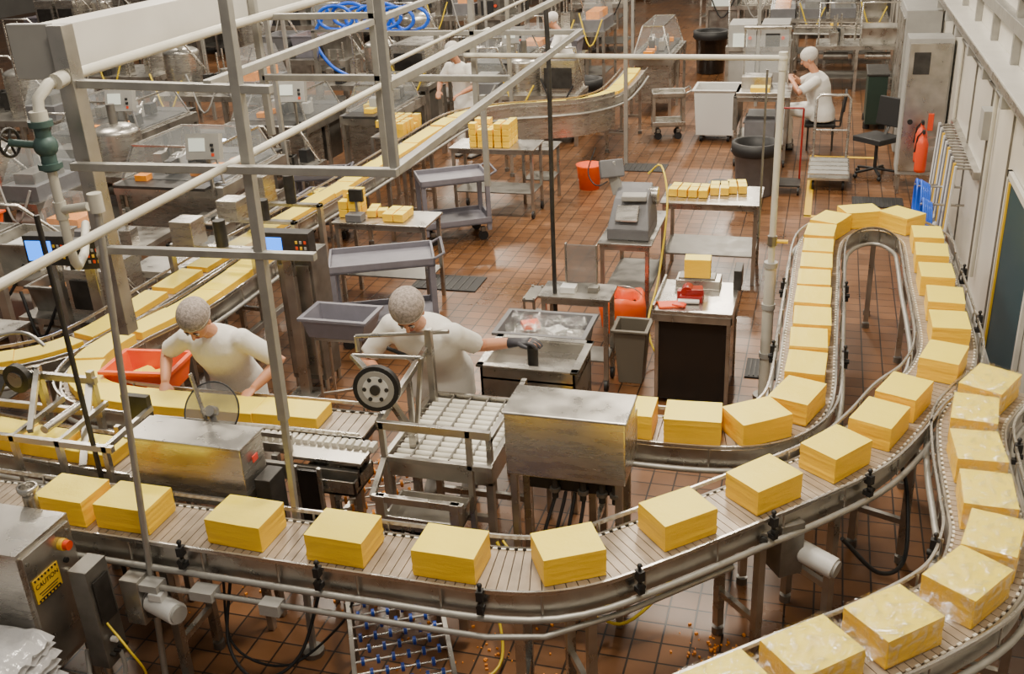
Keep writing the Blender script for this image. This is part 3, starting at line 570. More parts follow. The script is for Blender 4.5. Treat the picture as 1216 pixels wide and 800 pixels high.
def roundbin(name,x,y,r,h,m,bag=None):
    b=B(name);b.lathe((x,y,0),[(0,0),(r*.8,0),(r*.84,.03),(r*.97,h-.05),(r*1.07,h-.05),(r*1.07,h),(r*.98,h),(r*.93,h-.06),(r*.75,.04),(0,.04)],m,26)
    if bag:b.lathe((x,y,0),[(r*1.03,h-.14),(r*1.10,h-.1),(r*1.10,h+.012),(r*.92,h+.015),(r*.85,h-.15),(r*.7,.1),(0,.1)],bag,26)
    for s in(-1,1):b.box((x+s*r*1.06,y,h-.1),(.03,.1,.03),m)
    return b.done()
def small_blocks(name,x0,y0,z,nx,ny,nz,s=(.075,.1,.06),gap=.012,m=CHEESE,rz=0):
    b=B(name,Matrix.Translation((x0,y0,0))@Matrix.Rotation(rz,4,'Z'))
    for k in range(nz):
        for i in range(nx):
            for j in range(ny):
                if k==nz-1 and random.random()<.15:continue
                b.box((s[0]/2+i*(s[0]+gap),s[1]/2+j*(s[1]+gap),z+s[2]/2+k*(s[2]+.002)),(s[0],s[1],s[2]-.004),m,random.uniform(-.04,.04))
    return b.done(.003)
cart('utility_cart',-3.64,7.84,math.radians(24),.92,.5,.8)
cart('utility_cart',-3.96,10.6,math.radians(30),.78,.52,.76)
table('stainless_table',-4.42,-3.45,8.47,8.93,.85,shelf=.3)
small_blocks('cheese_brick_stack',-3.92,8.55,.852,2,2,1,(.1,.13,.08));small_blocks('cheese_brick_stack',-4.12,8.65,.852,2,2,1,(.09,.11,.07),rz=.2)
small_blocks('cheese_brick_stack',-4.40,8.62,.852,2,2,3,(.09,.11,.08))
b=B('weighing_scale');b.bx(-4.28,-4.12,8.5,8.62,.852,.92,GREYP);b.beam((-4.2,8.62,.9),(-4.2,8.62,1.12),.03,.03,STEEL);b.bx(-4.27,-4.13,8.6,8.64,1.02,1.14,DARKM);b.done(.003)
table('stainless_table',-4.25,-3.2,11.35,11.85,.85,shelf=.3,wheels=True)
small_blocks('cheese_brick_stack',-4.0,11.40,.852,5,3,4,(.085,.11,.07),gap=.018)
table('stainless_table',-3.55,-3.12,11.95,12.4,.7,shelf=.3)
b=B('cheese_brick_tray');b.bx(-5.32,-4.90,11.5,12.2,.9,.92,STEEL)
for x in(-5.3,-4.92):
    for y in(11.52,12.18):b.bx(x-.02,x+.02,y-.02,y+.02,0,.9,STEEL)
for i in range(4):
    for j in range(5):
        for k in range(2):
            if random.random()<.85:b.box((-5.26+i*.11,11.58+j*.13,.96+.085*k),(.085,.1,.08),CHEESE,random.uniform(-.08,.08))
b.done()
b=B('grey_bus_tub_stand')
b.tub(-3.27,6.24,.78,.16,.5,.3,GREYC,rz=0)
for x in(-3.45,-3.09):
    for y in(6.14,6.34):b.cyl((x,y,.0),(x,y,.78),.012,STEEL,8)
b.beam((-3.45,6.14,.76),(-3.09,6.14,.76),.02,.02,STEEL);b.beam((-3.45,6.34,.76),(-3.09,6.34,.76),.02,.02,STEEL);b.beam((-3.45,6.14,.3),(-3.09,6.34,.3),.02,.02,STEEL);b.done()
b=B('red_tub_on_stand');b.tub(-4.12,5.10,.83,.18,.46,.32,ORANGE,rz=.12,t=.01)
for k in range(14):b.box((-4.14+random.uniform(-.14,.14),5.12+random.uniform(-.08,.08),.865+random.uniform(0,.05)),(.09,.07,.025),CHEESE,random.uniform(0,3),random.uniform(-.3,.3))
b.bx(-4.32,-3.98,5.02,5.26,.81,.83,STEEL)
for x in(-4.30,-4.0):
    for y in(5.04,5.24):b.bx(x-.015,x+.015,y-.015,y+.015,0,.82,STEEL)
b.done()
b=B('stainless_work_tub')
b.bx(-1.93,-1.32,5.42,5.44,.62,1.02,STEEL);b.bx(-1.93,-1.32,5.84,5.86,.62,1.02,STEEL);b.bx(-1.93,-1.91,5.42,5.86,.62,1.02,STEEL);b.bx(-1.34,-1.32,5.42,5.86,.62,1.02,STEEL);b.bx(-1.93,-1.32,5.42,5.86,.93,.95,STEELB);b.bx(-1.95,-1.30,5.40,5.45,1.02,1.035,STEELB);b.bx(-1.95,-1.30,5.83,5.88,1.02,1.035,STEELB);b.bx(-1.95,-1.90,5.4,5.88,1.02,1.035,STEELB);b.bx(-1.35,-1.30,5.4,5.88,1.02,1.035,STEELB)
for x in(-1.9,-1.35):
    for y in(5.45,5.83):b.bx(x-.02,x+.02,y-.02,y+.02,0,.62,STEEL)
b.done(.003)
b=B('grey_tote');b.tub(-1.75,6.35,.62,.3,.62,.4,GREYP)
vs=[];n=18
for i in range(n):
    for j in range(n):
        vs.append((-2.04+i*.034,6.18+j*.020,.91+.09*noise.noise(V((i*.7,j*.7,3)))+(0 if 0<i<n-1 and 0<j<n-1 else -.05)))
b.add(vs,[(i*n+j,(i+1)*n+j,(i+1)*n+j+1,i*n+j+1) for i in range(n-1) for j in range(n-1)],FILM,True)
b.bx(-2.0,-1.5,6.2,6.5,.78,.82,LGREY)
b.box((-1.88,6.42,.87),(.12,.1,.04),ORANGE,.5);b.box((-1.68,6.36,.86),(.12,.1,.04),WPLAS,.9)
for x in(-2.0,-1.5):
    for y in(6.22,6.48):b.bx(x-.015,x+.015,y-.015,y+.015,0,.62,STEEL)
b.done()
b=B('steel_cup');b.lathe((-1.47,5.35,.80),[(0,0),(.03,0),(.045,.1),(.04,.1),(.028,.01)],WOODB);b.lathe((-1.38,5.35,.80),[(.0,0),(.03,0),(.04,.12),(.035,.12)],YELP);b.bx(-1.52,-1.33,5.3,5.4,.78,.8,STEEL);b.beam((-1.49,5.35,.0),(-1.49,5.35,.78),.03,.03,STEEL);b.done()
table('small_equipment_table',-2.02,-1.45,7.12,7.45,.8,shelf=.25,wheels=True)
b=B('scale_terminal');b.bx(-1.86,-1.74,7.2,7.3,.80,.85,WPLAS);b.bx(-1.65,-1.57,7.25,7.33,.8,.84,STEELD);b.bx(-1.86,-1.62,7.43,7.45,.8,1.12,SMOKE);b.bx(-1.87,-1.86,7.42,7.46,.8,1.13,STEEL);b.bx(-1.62,-1.61,7.42,7.46,.8,1.13,STEEL);b.done(.003)
b=B('wire_tray_rack')
for z in(.3,.55,.75):b.bx(-2.14,-2.04,7.1,7.4,z,z+.02,STEELD)
for x,y in((-2.13,7.12),(-2.13,7.38),(-2.05,7.12),(-2.05,7.38)):b.cyl((x,y,0),(x,y,.78),.01,STEEL)
b.done()
b=B('taupe_wastebasket');b.tub(-1.33,7.42,0,.48,.26,.26,WOODB,taper=.72);b.done(.005)
b=B('red_bucket');b.lathe((-1.53,8.1,0),[(0,0),(.13,0),(.165,.40),(.175,.40),(.175,.42),(.16,.42),(.125,.02),(0,.02)],WPLAS)
pr=[]
for zz,rr in((.14,.166),(.22,.185),(.34,.20),(.42,.195),(.46,.17),(.44,.13),(.36,.12)):
    for i in range(24):
        t=2*math.pi*i/24;q=rr*(1+.07*math.sin(5*t+zz*9));pr.append((-1.53+q*math.cos(t),8.1+q*math.sin(t),zz+.02*math.sin(3*t)))
b.add(pr,[(j*24+i,j*24+(i+1)%24,(j+1)*24+(i+1)%24,(j+1)*24+i) for j in range(6) for i in range(24)],ORANGE,True);b.cyl((-1.53,8.1,.34),(-1.53,8.1,.36),.12,ORANGE)
b.tube([(-1.53+.18*math.cos(t),8.1,.40+.13*math.sin(t)) for t in[i*math.pi/10 for i in range(11)]],.005,STEEL);b.done()
b=B('wrapping_station');b.bx(-1.09,-.54,7.05,7.62,.04,.74,BLACKG)
for x in(-1.09,-.56):
    for y in(7.03,7.6):b.bx(x,x+.03,y,y+.03,0,.76,STEEL)
b.bx(-1.11,-.52,7.02,7.66,.76,.79,STEELB);b.bx(-1.11,-.52,7.02,7.035,.70,.76,STEEL);b.bx(-.535,-.52,7.02,7.66,.70,.76,STEEL);b.bx(-1.0,-.66,7.48,7.66,.79,.86,STEEL);b.bx(-1.11,-1.09,7.02,7.66,.79,.83,STEEL);b.bx(-.56,-.5,7.5,7.7,.79,.95,DARKM);b.done(.004)
b=B('cheese_block_on_scale');b.bx(-.98,-.7,7.5,7.64,.86,.875,STEELD);b.box((-.84,7.56,.95),(.2,.13,.15),CHEESE,.05);b.done(.004)
b=B('tape_dispenser');b.bx(-.93,-.76,7.2,7.32,.79,.84,REDD);b.box((-.83,7.27,.86),(.13,.1,.05),REDD,.2);b.cyl((-.88,7.22,.86),(-.88,7.32,.86),.045,REDD,18);b.bx(-.96,-.88,7.27,7.33,.79,.85,REDD);b.box((-.86,7.18,.81),(.16,.05,.02),WPLAS,.1);b.done(.004)
b=B('red_cloth');b.box((-.98,7.12,.80),(.2,.12,.02),ORANGE,.3);b.box((-.92,7.1,.81),(.1,.06,.02),REDP,-.2);b.done(.008)
table('slicer_table',-1.82,-1.34,8.4,9.4,.8,shelf=.3)
b=B('weighing_labeller')
b.bx(-1.75,-1.38,8.5,9.0,.8,.9,GREYP);b.add([(-1.75,8.5,.9),(-1.38,8.5,.9),(-1.38,9.0,.9),(-1.75,9.0,.9),(-1.72,8.7,1.12),(-1.42,8.7,1.12),(-1.42,8.98,1.2),(-1.72,8.98,1.2)],[(0,1,5,4),(1,2,6,5),(2,3,7,6),(3,0,4,7),(4,5,6,7)],GREYP)
b.box((-1.58,8.56,1.03),(.2,.02,.16),STEELB,0,-.8);b.beam((-1.72,8.9,1.1),(-1.8,8.9,1.4),.05,.1,LGREY);b.box((-1.78,8.88,1.34),(.22,.06,.16),GREYP,.5,-.4);b.cyl((-1.44,8.9,1.1),(-1.36,8.9,1.1),.08,STEEL,18);b.box((-1.54,8.7,1.14),(.22,.14,.05),LGREY,.1);b.done(.01)
b=B('yellow_air_hose');b.tube(smooth_path([(-1.45,8.9,1.3),(-1.32,8.8,1.4),(-1.22,8.5,1.15),(-1.24,8.2,.6),(-1.28,7.9,.3),(-1.2,7.75,.1),(-1.12,7.8,.06),(-1.1,7.9,.03)],.05),.009,YHOSE);b.tube(smooth_path([(-1.95,9.0,1.5),(-2.0,8.9,1.3),(-1.9,8.8,1.2),(-1.78,8.85,1.25)],.04),.006,BLACK);b.done()
table('packing_table',-1.45,-.5,9.6,10.25,.82,shelf=.28)
for i,(x,y) in enumerate([(-1.4,9.8),(-1.2,9.78),(-1.0,9.88),(-.83,9.95)]):small_blocks('cheese_brick_stack',x,y,.822,2,2,1,(.085,.12,.08),rz=.08*i-.1)
roundbin('waste_bin',-.75,12.75,.27,.65,GREYP,BLACK)
b=B('bin_dolly');b.cyl((-1.2,12.9,.05),(-1.2,12.9,.09),.14,GREYP,20);b.cyl((-1.2,12.9,.09),(-1.2,12.9,.11),.1,DARKM,20)
for k in range(4):b.cyl((-1.2+.1*math.cos(k*1.57),12.9+.1*math.sin(k*1.57),0),(-1.2+.1*math.cos(k*1.57),12.9+.1*math.sin(k*1.57),.05),.02,BLACK)
b.done()
b=B('white_bulk_bin');b.tub(-1.52,15.6,.1,.68,.62,.6,WPLAS,taper=.88,rim=.03)
for x in(-.2,.2):
    for y in(-.2,.2):b.cyl((-1.52+x-.02,15.6+y,.05),(-1.52+x+.02,15.6+y,.05),.05,BLACK)
b.done(.01)
def ws(b):
    b.bx(-1.1,-.7,14.6,14.9,.95,1.1,STEEL);b.bx(-1.12,-.5,14.0,14.03,.95,1.0,STEEL);b.bx(-1.15,-1.1,14.0,14.9,.5,.95,STEELD);b.bx(-.95,-.7,14.2,14.4,.951,1.03,CHEESE)
    for x in(-1.1,-.5):b.cyl((x,14.95,.9),(x,14.95,1.7),.014,STEEL)
    b.bx(-1.12,-.48,14.9,15.0,1.68,1.72,STEEL);b.bx(-1.12,-.48,14.93,14.96,1.1,1.6,CLEAR);b.bx(-.6,-.5,14.0,14.1,.6,.9,GREYP);b.bx(-1.0,-.6,14.1,14.9,.35,.6,GREYP)
table('inspection_workstation',-1.15,-.42,14.0,15.0,.95,shelf=.3,wheels=True,extra=ws)
b=B('platform_trolley')
b.bx(-.12,.38,12.95,13.9,.14,.17,STEEL);b.bx(-.10,.36,13.0,13.85,.17,.20,LGREY)
for i in range(5):b.bx(-.12,.38,13.0+i*.2,13.02+i*.2,.2,.21,STEELB)
b.tube([(-.08,13.88,.15),(-.08,13.9,.95),(-.04,13.92,1.0),(.3,13.92,1.0),(.34,13.9,.95),(.34,13.88,.15)],.018,STEELB)
b.cyl((-.08,13.9,.55),(.34,13.9,.55),.012,STEELB)
for x in(-.05,.31):
    for y in(13.05,13.8):b.cyl((x-.015,y,.06),(x+.015,y,.06),.06,BLACK,14)
b.done()
b=B('hand_truck')
b.bx(-.52,-.2,12.75,13.1,.1,.12,DARKM)
for x in(-.5,-.22):b.cyl((x-.01,12.75,.05),(x+.01,12.75,.05),.05,BLACK);b.cyl((x-.01,13.05,.05),(x+.01,13.05,.05),.05,BLACK);b.cyl((x,13.08,.1),(x,13.1,1.0),.012,REDD)
b.cyl((-.5,13.1,1.0),(-.22,13.1,1.0),.012,REDD);b.done()
def office_chair(x,y,rot=0):
    b=B('office_chair',Matrix.Translation((x,y,0))@Matrix.Rotation(rot,4,'Z'))
    for k in range(5):
        t=k*2*math.pi/5;c,s=math.cos(t),math.sin(t);b.beam((0,0,.1),(.27*c,.27*s,.07),.035,.03,BLACK);b.sph((.27*c,.27*s,.03),.03,BLACK,8,6)
    b.cyl((0,0,.1),(0,0,.46),.022,DARKM)
    b.box((0,0,.49),(.44,.42,.07),BLACK);b.box((0,-.21,.8),(.38,.06,.36),BLACK,0,.12);b.beam((0,-.1,.46),(0,-.24,.7),.05,.02,DARKM);b.done(.02)
office_chair(.70,13.75,2.4)
b=B('rubber_floor_mat');b.bx(.42,1.0,12.35,12.75,0,.012,BLACK);
for i in range(12):b.bx(.44+i*.047,.45+i*.047,12.37,12.73,.012,.017,DARKM)
b.done()
for (x0,x1,y0,y1) in((-3.9,-3.2,9.0,9.4),(-2.6,-2.0,13.6,14.0),(-.45,-.1,7.6,7.95),(-1.2,-.5,16.6,17.3)):
    b=B('rubber_floor_mat');b.bx(x0,x1,y0,y1,0,.012,BLACK)
    for i in range(8):
        x=x0+.03+i*(x1-x0-.06)/8;b.bx(x,x+.012,y0+.02,y1-.02,.012,.017,DARKM)
    b.done()
# right wall equipment
b=B('electrical_cabinet');b.bx(.90,1.39,12.92,13.35,.25,1.85,LGREY);b.bx(.92,1.37,12.9,12.92,.3,1.8,STEEL);b.bx(.97,1.15,12.89,12.9,1.45,1.7,DARKM)
for x in(.94,1.35):
    for y in(12.96,13.3):b.bx(x-.02,x+.02,y-.02,y+.02,0,.25,STEEL)
b.cyl((1.0,12.9,.9),(1.0,12.87,.9),.03,BLACK);b.bx(1.2,1.26,12.88,12.9,.8,1.0,REDP);b.done(.01)
b=B('electrical_cabinet');b.bx(.95,1.39,14.6,16,.1,1.95,LGREY);b.bx(.93,.95,14.65,15.25,.2,1.85,STEEL);b.bx(.93,.95,15.3,15.95,.2,1.85,STEEL);b.bx(1.0,1.35,14.7,15.9,0,.1,DARKM);b.done(.01)
def extinguisher(x,y,z):
    b=B('fire_extinguisher');b.lathe((x,y,z),[(0,0),(.06,0),(.065,.03),(.065,.32),(.045,.38),(.02,.41),(.02,.45)],REDP,18);b.box((x,y,z+.46),(.03,.08,.04),BLACK);b.tube([(x,y+.04,z+.46),(x-.05,y+.1,z+.38),(x-.07,y+.1,z+.2)],.01,BLACK);b.bx(x,1.42,y-.02,y+.02,z+.25,z+.29,STEEL);b.bx(x-.04,x+.04,y-.04,y+.04,z-.03,z,STEEL);b.bx(x,1.42,y-.02,y+.02,z-.03,z-.01,STEEL);b.done()
extinguisher(1.12,12.6,.5);extinguisher(1.12,12.35,.45)
b=B('hose_and_mop_rack');b.bx(1.36,1.419,9.9,12.1,1.05,1.12,STEEL)
for i in range(16):
    y=10.1+i*.12;mt=[WPLAS,YELP,GREYP,WPLAS,GREYP][i%5];b.cyl((1.36,y,1.1),(1.22,y,1.1),.012,STEEL,6)
    b.cyl((1.23,y,1.12),(1.2,y,.3),.014,mt,8);b.lathe((1.2,y,.14),[(.05,0),(.07,.08),(.03,.2),(.0,.22)],[WPLAS,YELP,WPLAS,GREYP][i%4],10)
b.done()
b=B('blue_hose_coil')
for q0,zc,rr in((10.35,.42,.2),(10.75,.46,.22),(11.2,.40,.18)):
    for k in range(5):b.tube([(1.08-.018*k,q0+rr*math.cos(t),zc+rr*1.3*math.sin(t)+.01*k) for t in[q*math.pi/12 for q in range(25)]],.014,BLUEH)
    b.cyl((1.38,q0,zc+rr*1.25),(.98,q0,zc+rr*1.25),.012,STEEL)
b.done()
b=B('wall_junction_box')
for (y,z,h) in((9.55,1.5,.25),(6.6,1.75,.2)):b.bx(1.33,1.42,y,y+.22,z,z+h,LGREY)
for y in(9.4,12.15):b.cyl((1.39,y,.3),(1.39,y,2.05),.018,WPIPE,10)
b.cyl((1.39,9,1.95),(1.39,12.2,1.95),.018,STEELD,8);b.done(.004)
b=B('waste_drum');b.bx(.62,.90,16.3,17.1,.08,.8,DGREEN);b.bx(.6,.92,16.28,17.12,.8,.84,DARKM)
for x in(.65,.87):
    for y in(16.4,17.0):b.cyl((x,y,0),(x,y,.1),.05,BLACK)
b.done(.01)
# ---------------------------------------------------------------- background machines
def hood_machine(name,x0,x1,y0,y1,h=.95,hood=.35,panel=True,lamp=False,cheese=CHTINY):
    b=B(name);L_=y1-y0
    b.bx(x0,x1,y0,y1,h-.12,h,STEEL);b.bx(x0+.08,x1-.08,y0+.1,y0+L_*.45,.2,h-.12,STEELB);b.bx(x0+.1,x1-.1,y0+L_*.55,y1-.1,.3,h-.12,STEELD)
    for x in(x0+.03,x1-.03):
        for y in(y0+.03,(y0+y1)/2,y1-.03):b.bx(x-.022,x+.022,y-.022,y+.022,0,h-.12,STEEL)
    b.bx(x0+.12,x1-.12,y0-.15,y1+.15,h,h+.03,DARKM)
    z=h+.02;e=.12
    P=[(x0+.05,y0+e),(x1-.05,y0+e),(x1-.05,y1-e),(x0+.05,y1-e)];T=[(x0+.18,y0+e+.1),(x1-.18,y0+e+.1),(x1-.18,y1-e-.1),(x0+.18,y1-e-.1)]
    vs=[(*p,z) for p in P]+[(*p,z+hood) for p in T];b.add(vs,[(0,1,5,4),(1,2,6,5),(2,3,7,6),(3,0,4,7),(4,5,6,7)],CLEAR)
    for i in range(4):
        b.beam(vs[i],vs[i+4],.02,.02,STEELB);b.beam(vs[i+4],vs[4+(i+1)%4],.02,.02,STEELB);b.beam(vs[i],vs[(i+1)%4],.02,.02,STEELB)
    n=int(L_/.25)
    for i in range(n):
        if random.random()<.75:b.box((random.uniform(x0+.25,x1-.25),y0+.1+i*.25,h+.06),(.14,.12,.06),cheese,random.uniform(-.2,.2))
    for i in range(7):
        xx=random.uniform(x0+.2,x1-.2);yy=random.uniform(y0+.3,y1-.3);b.box((xx,yy,h+.12),(.1,.16,.14),[STEEL,DARKM,LGREY][i%3],.1);b.cyl((xx,yy,h+.1),(xx,yy+.15,h+.22),.02,STEELB)
    if panel:
        px=x1-.1;py=y0-.02;b.beam((px,py,h-.1),(px,py,h+.35),.03,.03,STEEL);b.box((px,py-.03,h+.45),(.36,.1,.26),LGREY,.15,-.25);b.box((px-.05,py-.085,h+.48),(.17,.012,.13),SCRG,.15,-.25)
        for k in range(3):b.box((px+.12,py-.08,h+.38+.05*k),(.03,.015,.03),[REDP,BLACK,BLACK][k],.15,-.25)
    if lamp:b.box(((x0+x1)/2+.2,(y0+y1)/2,h+hood-.03),(.28,.08,.03),LAMP)
    return b.done()
hood_machine('slicing_machine_with_hood',-7.3,-5.95,9.1,10.5,lamp=True)
hood_machine('slicing_machine_with_hood',-7.6,-6.4,11.9,13.2)
hood_machine('wrapping_machine',-6.2,-5.5,12.5,13.9,panel=False,cheese=CHEESE)
hood_machine('wrapping_machine',-3.1,-2.4,17.0,18.8,h=.95,hood=.45,panel=False)
hood_machine('wrapping_machine',-9.6,-8.3,11.0,12.4,h=1.0)
hood_machine('wrapping_machine',-5.6,-4.7,16.2,17.6,h=1.0,cheese=CHEESE)
def processor(name,x0,x1,y0,y1,h,seed):
    rd=random.Random(seed);b=B(name);n=max(2,int((x1-x0)/.5))
    b.bx(x0,x1,y0,y1,h*.55,h*.6,STEEL)
    for i in range(n+1):
        x=x0+.03+(x1-x0-.06)*i/n
        for y in(y0+.03,y1-.03):b.bx(x-.025,x+.025,y-.025,y+.025,0,h*.55,STEEL)
    b.bx(x0+.05,x1-.05,y0+.1,y1-.1,.2,.22,STEELD)
    for i in range(n):
        xa=x0+(x1-x0)*i/n+.04;xb=x0+(x1-x0)*(i+1)/n-.04;k=rd.randint(0,5)
        if k==0:b.bx(xa,xb,y0+.08,y1-.08,h*.6,h,STEELB);b.bx(xa+.05,xb-.05,y0+.06,y0+.08,h*.68,h*.92,DARKM);b.bx(xa+.04,xb-.04,y0+.1,y1-.1,.12,h*.5,STEELD)
        elif k==1:
            r=(xb-xa)/2;b.cyl(((xa+xb)/2,(y0+y1)/2,h*.6),((xa+xb)/2,(y0+y1)/2,h*.95),r,STEELB,20);b.sph(((xa+xb)/2,(y0+y1)/2,h*.95),(r,r,r*.35),STEEL,20)
            b.cyl(((xa+xb)/2,(y0+y1)/2,h),((xa+xb)/2,(y0+y1)/2,h*1.2),.05,STEELD)
        elif k==2:
            b.bx(xa,xb,y0+.1,y1-.1,h*.6,h*.72,GREYP);b.add([(xa,y0+.1,h*.72),(xb,y0+.1,h*.72),(xb,y1-.1,h*.72),(xa,y1-.1,h*.72),(xa+.1,y0+.3,h),(xb-.1,y0+.3,h),(xb-.1,y1-.2,h),(xa+.1,y1-.2,h)],[(0,1,5,4),(1,2,6,5),(2,3,7,6),(3,0,4,7),(4,5,6,7)],CLEAR)
            b.bx(xa+.1,xb-.1,y0+.2,y1-.2,h*.72,h*.8,CHTINY if rd.random()<.4 else STEELD)
        elif k==3:
            b.tub((xa+xb)/2,(y0+y1)/2,h*.6,h*.22,xb-xa,(y1-y0)*.6,[GREYC,GREYP,STEEL,STEELD][rd.randint(0,3)]);b.bx(xa+.08,xb-.08,y0+.25,y1-.25,h*.68,h*.76,CHTINY if rd.random()<.5 else WPLAS)
        elif k==4:
            b.bx(xa,xb,y0+.05,y1-.05,.1,h*.85,LGREY if rd.random()<.35 else STEELD);b.bx(xa+.08,xb-.15,y0+.03,y0+.05,h*.6,h*.75,SCRG if rd.random()<.2 else BLACK)
            b.cyl((xb-.1,y0+.04,h*.7),(xb-.1,y0+.01,h*.7),.03,REDP)
        else:
            for q in range(4):
                xx=rd.uniform(xa+.05,xb-.05);yy=rd.uniform(y0+.1,y1-.1);b.box((xx,yy,h*.68),(.12,.15,h*.16),rd.choice([STEEL,DARKM,STEELB,BLACK]),rd.uniform(-.2,.2));b.cyl((xx,yy,h*.7),(xx,yy,h*.95),.015,STEELB)
        if rd.random()<.6:b.tube([(xa,y0+.1,h*.6),(xa,y0+.1,h*1.15),(xb,y0+.1,h*1.15),(xb,y1-.1,h*.6)],.018,STEELB)
        if rd.random()<.4:b.cyl((xa+.1,y0+.15,h*.45),(xb-.1,y0+.15,h*.45),.07,rd.choice([WPLAS,STEELD,STEEL]),14)
        if rd.random()<.5:b.tube(smooth_path([(xa,y0+.05,h*.8),((xa+xb)/2,y0-.05,h*.45),(xb,y0+.05,h*.75)],.08),.014,rd.choice([BLACK,BLACK,LGREY,YHOSE]))
    return b.done()
R_=[( -6.3,-5.4,6.35,7.0,1.05),(-7.9,-6.6,6.9,7.8,1.2),(-7.6,-6.3,8.0,8.7,1.05),(-9.6,-8.0,8.7,9.6,1.35),(-11.2,-9.9,9.6,10.6,1.5),(-9.0,-7.7,9.9,10.6,1.3),
(-12.5,-10.2,11.8,12.9,1.6),(-9.9,-8.0,13.6,14.7,1.6),(-7.7,-5.8,14.8,15.9,1.5),(-13.5,-10.6,14.8,16,1.7),(-10.2,-7.9,16.4,17.5,1.7),(-7.4,-6.0,17.2,18.3,1.6),
(-5.3,-3.5,14.9,15.7,1.25),(-5.6,-4.0,19.4,20.6,1.7),(-16,-12.5,18,19.2,1.9),(-12,-8.6,19.8,21,1.9),(-8.2,-5.9,21,22.3,1.9),(-5.6,-4.3,23.2,24.4,1.8),
(-18,-13,23,24.5,2.1),(-12.5,-7.5,25,26.5,2.1),(-7.3,-5.2,27,28.5,2.1),(-20,-9,31,32.5,2.4),(-8.5,-5.5,33,34.5,2.2),
(-2.6,-1.2,23.5,24.6,1.6),(-1.7,-.6,18.6,19.5,1.45),(-1.2,1.1,21.8,22.8,1.5),(-.2,1.2,19.2,20.1,1.3),(-3.2,1.2,27.5,29,1.9),(-4.2,-1.5,34,35.5,2.1),(-.8,1.2,31,32.5,2.0),
(-8.2,-7.9,5.6,6.6,1.1),(-6.9,-6.0,10.9,11.6,1.0),(-9.9,-8.4,22.5,23.5,1.9),(-1.0,1.0,25.2,26.2,1.7),(-11.5,-9.9,7.2,8.4,1.5),(-14,-12.6,9.5,11,1.7),(-5.4,-4.2,18.0,18.9,1.3)]
names=['packing_machine','filling_machine','processing_line','steel_work_cell']
for i,(x0,x1,y0,y1,h) in enumerate(R_):processor(names[i%4],x0,x1,y0,y1,h,i+11)
for nm,pts,hw in (('background_conveyor',[(-.6,20.8),(.2,20.7),(1.1,20.6)],.22),('background_conveyor',[(-5.45,8.1),(-5.45,9.3)],.12)):
    bb,P_,N_=conveyor(nm,pts,hw=hw,slat=.1,legs=[pts[0],pts[-1]]);
    for i in range(1,len(P_)-1,2):
        if random.random()<.5:bb.box((P_[i].x,P_[i].y,.935),(.1,.1,.06),CHEESE,random.uniform(0,1))
    bb.done()
def monitor(name,x,y,z,rz,scr,w=.34,h=.24,base=True,sx=-.06,sw=.16):
    b=B(name,Matrix.Translation((x,y,0))@Matrix.Rotation(rz,4,'Z'))
    b.box((0,0,z),(w,.12,h),DARKM);b.box((sx,-.063,z),(sw,.006,h*.68),scr)
    for i in range(3):
        for j in range(3):b.box((w/2-.1+.035*i,-.063,z-.05+.045*j),(.02,.006,.025),[LGREY,REDP,YELP][(i+j)%3])
    if base:b.bx(-.04,.04,-.03,.03,0,z-h/2,STEEL);b.bx(-.12,.12,-.1,.1,0,.03,STEEL)
    b.done(.003)
monitor('operator_terminal',-3.86,6.62,1.3,.05,SCRB,.44,.22,sx=-.10,sw=.2)
b=B('steel_control_cabinet');b.bx(-4.02,-3.72,6.72,7.0,.1,1.18,STEELD);b.bx(-4.0,-3.74,6.7,6.72,.15,1.1,STEEL)
for x in(-4,-3.74):b.cyl((x,6.75,0),(x,6.75,.1),.02,STEEL);b.cyl((x,6.97,0),(x,6.97,.1),.02,STEEL)
b.done(.004)
monitor('operator_terminal',-5.72,6.25,1.30,.1,SCRB,.36,.24,sx=-.05,sw=.22)
monitor('operator_terminal',-5.25,6.1,1.34,.3,BLACK,.26,.22)
monitor('operator_terminal',-6.7,6.65,1.4,.1,SCRG,.22,.2)
b=B('lane_machinery')
for (y,h,w) in((6.9,.22,.5),(7.6,.18,.45),(8.1,.26,.4)):
    b.bx(-5.12,-4.3,y-.03,y+.03,1.12,1.15,STEEL);b.bx(-5.12,-5.08,y-.03,y+.03,.5,1.15,STEEL);b.bx(-4.34,-4.3,y-.03,y+.03,.5,1.15,STEEL)
    b.bx(-5.0,-4.8,y-.1,y+.1,1.15,1.15+h,STEELB);b.cyl((-4.6,y,1.15),(-4.6,y,1.15+h),.05,DARKM)
for s in(-5.1,-4.32):b.beam((s,6.6,.5),(s,8.3,.5),.04,.05,STEEL)
for s in(-5.1,-4.32):
    for y in (6.62,8.28):b.bx(s-.02,s+.02,y-.02,y+.02,0,.5,STEEL)
b.bx(-5.1,-4.32,7.0,7.5,1.0,1.02,CLEAR);b.done(.003)
for (x0,x1,y0,y1,h) in((-5.75,-5.25,7.1,7.7,.8),(-6.1,-5.65,8.5,8.9,.75),(-6.6,-5.8,5.3,5.95,.8)):table('stainless_table',x0,x1,y0,y1,h,shelf=.3)
b=B('red_tub_on_stand');b.tub(-8.3,8.0,.62,.28,.6,.45,ORANGE)
for x in(-8.5,-8.1):
    for y in(7.9,8.1):b.bx(x-.015,x+.015,y-.015,y+.015,0,.62,STEEL)
b.done()
b=B('yellow_block_tub');b.tub(-5.25,9.9,.5,.2,.4,.34,GREYC);
for i in range(6):b.box((-5.25+.08*(i%3-1),9.9+.1*(i//3-.5),.68),(.075,.09,.08),CHEESE,.1*i)
for x in(-5.38,-5.12):
    for y in(9.8,10.0):b.bx(x-.012,x+.012,y-.012,y+.012,0,.5,STEEL)
b.done()
b=B('blue_hose_coil')
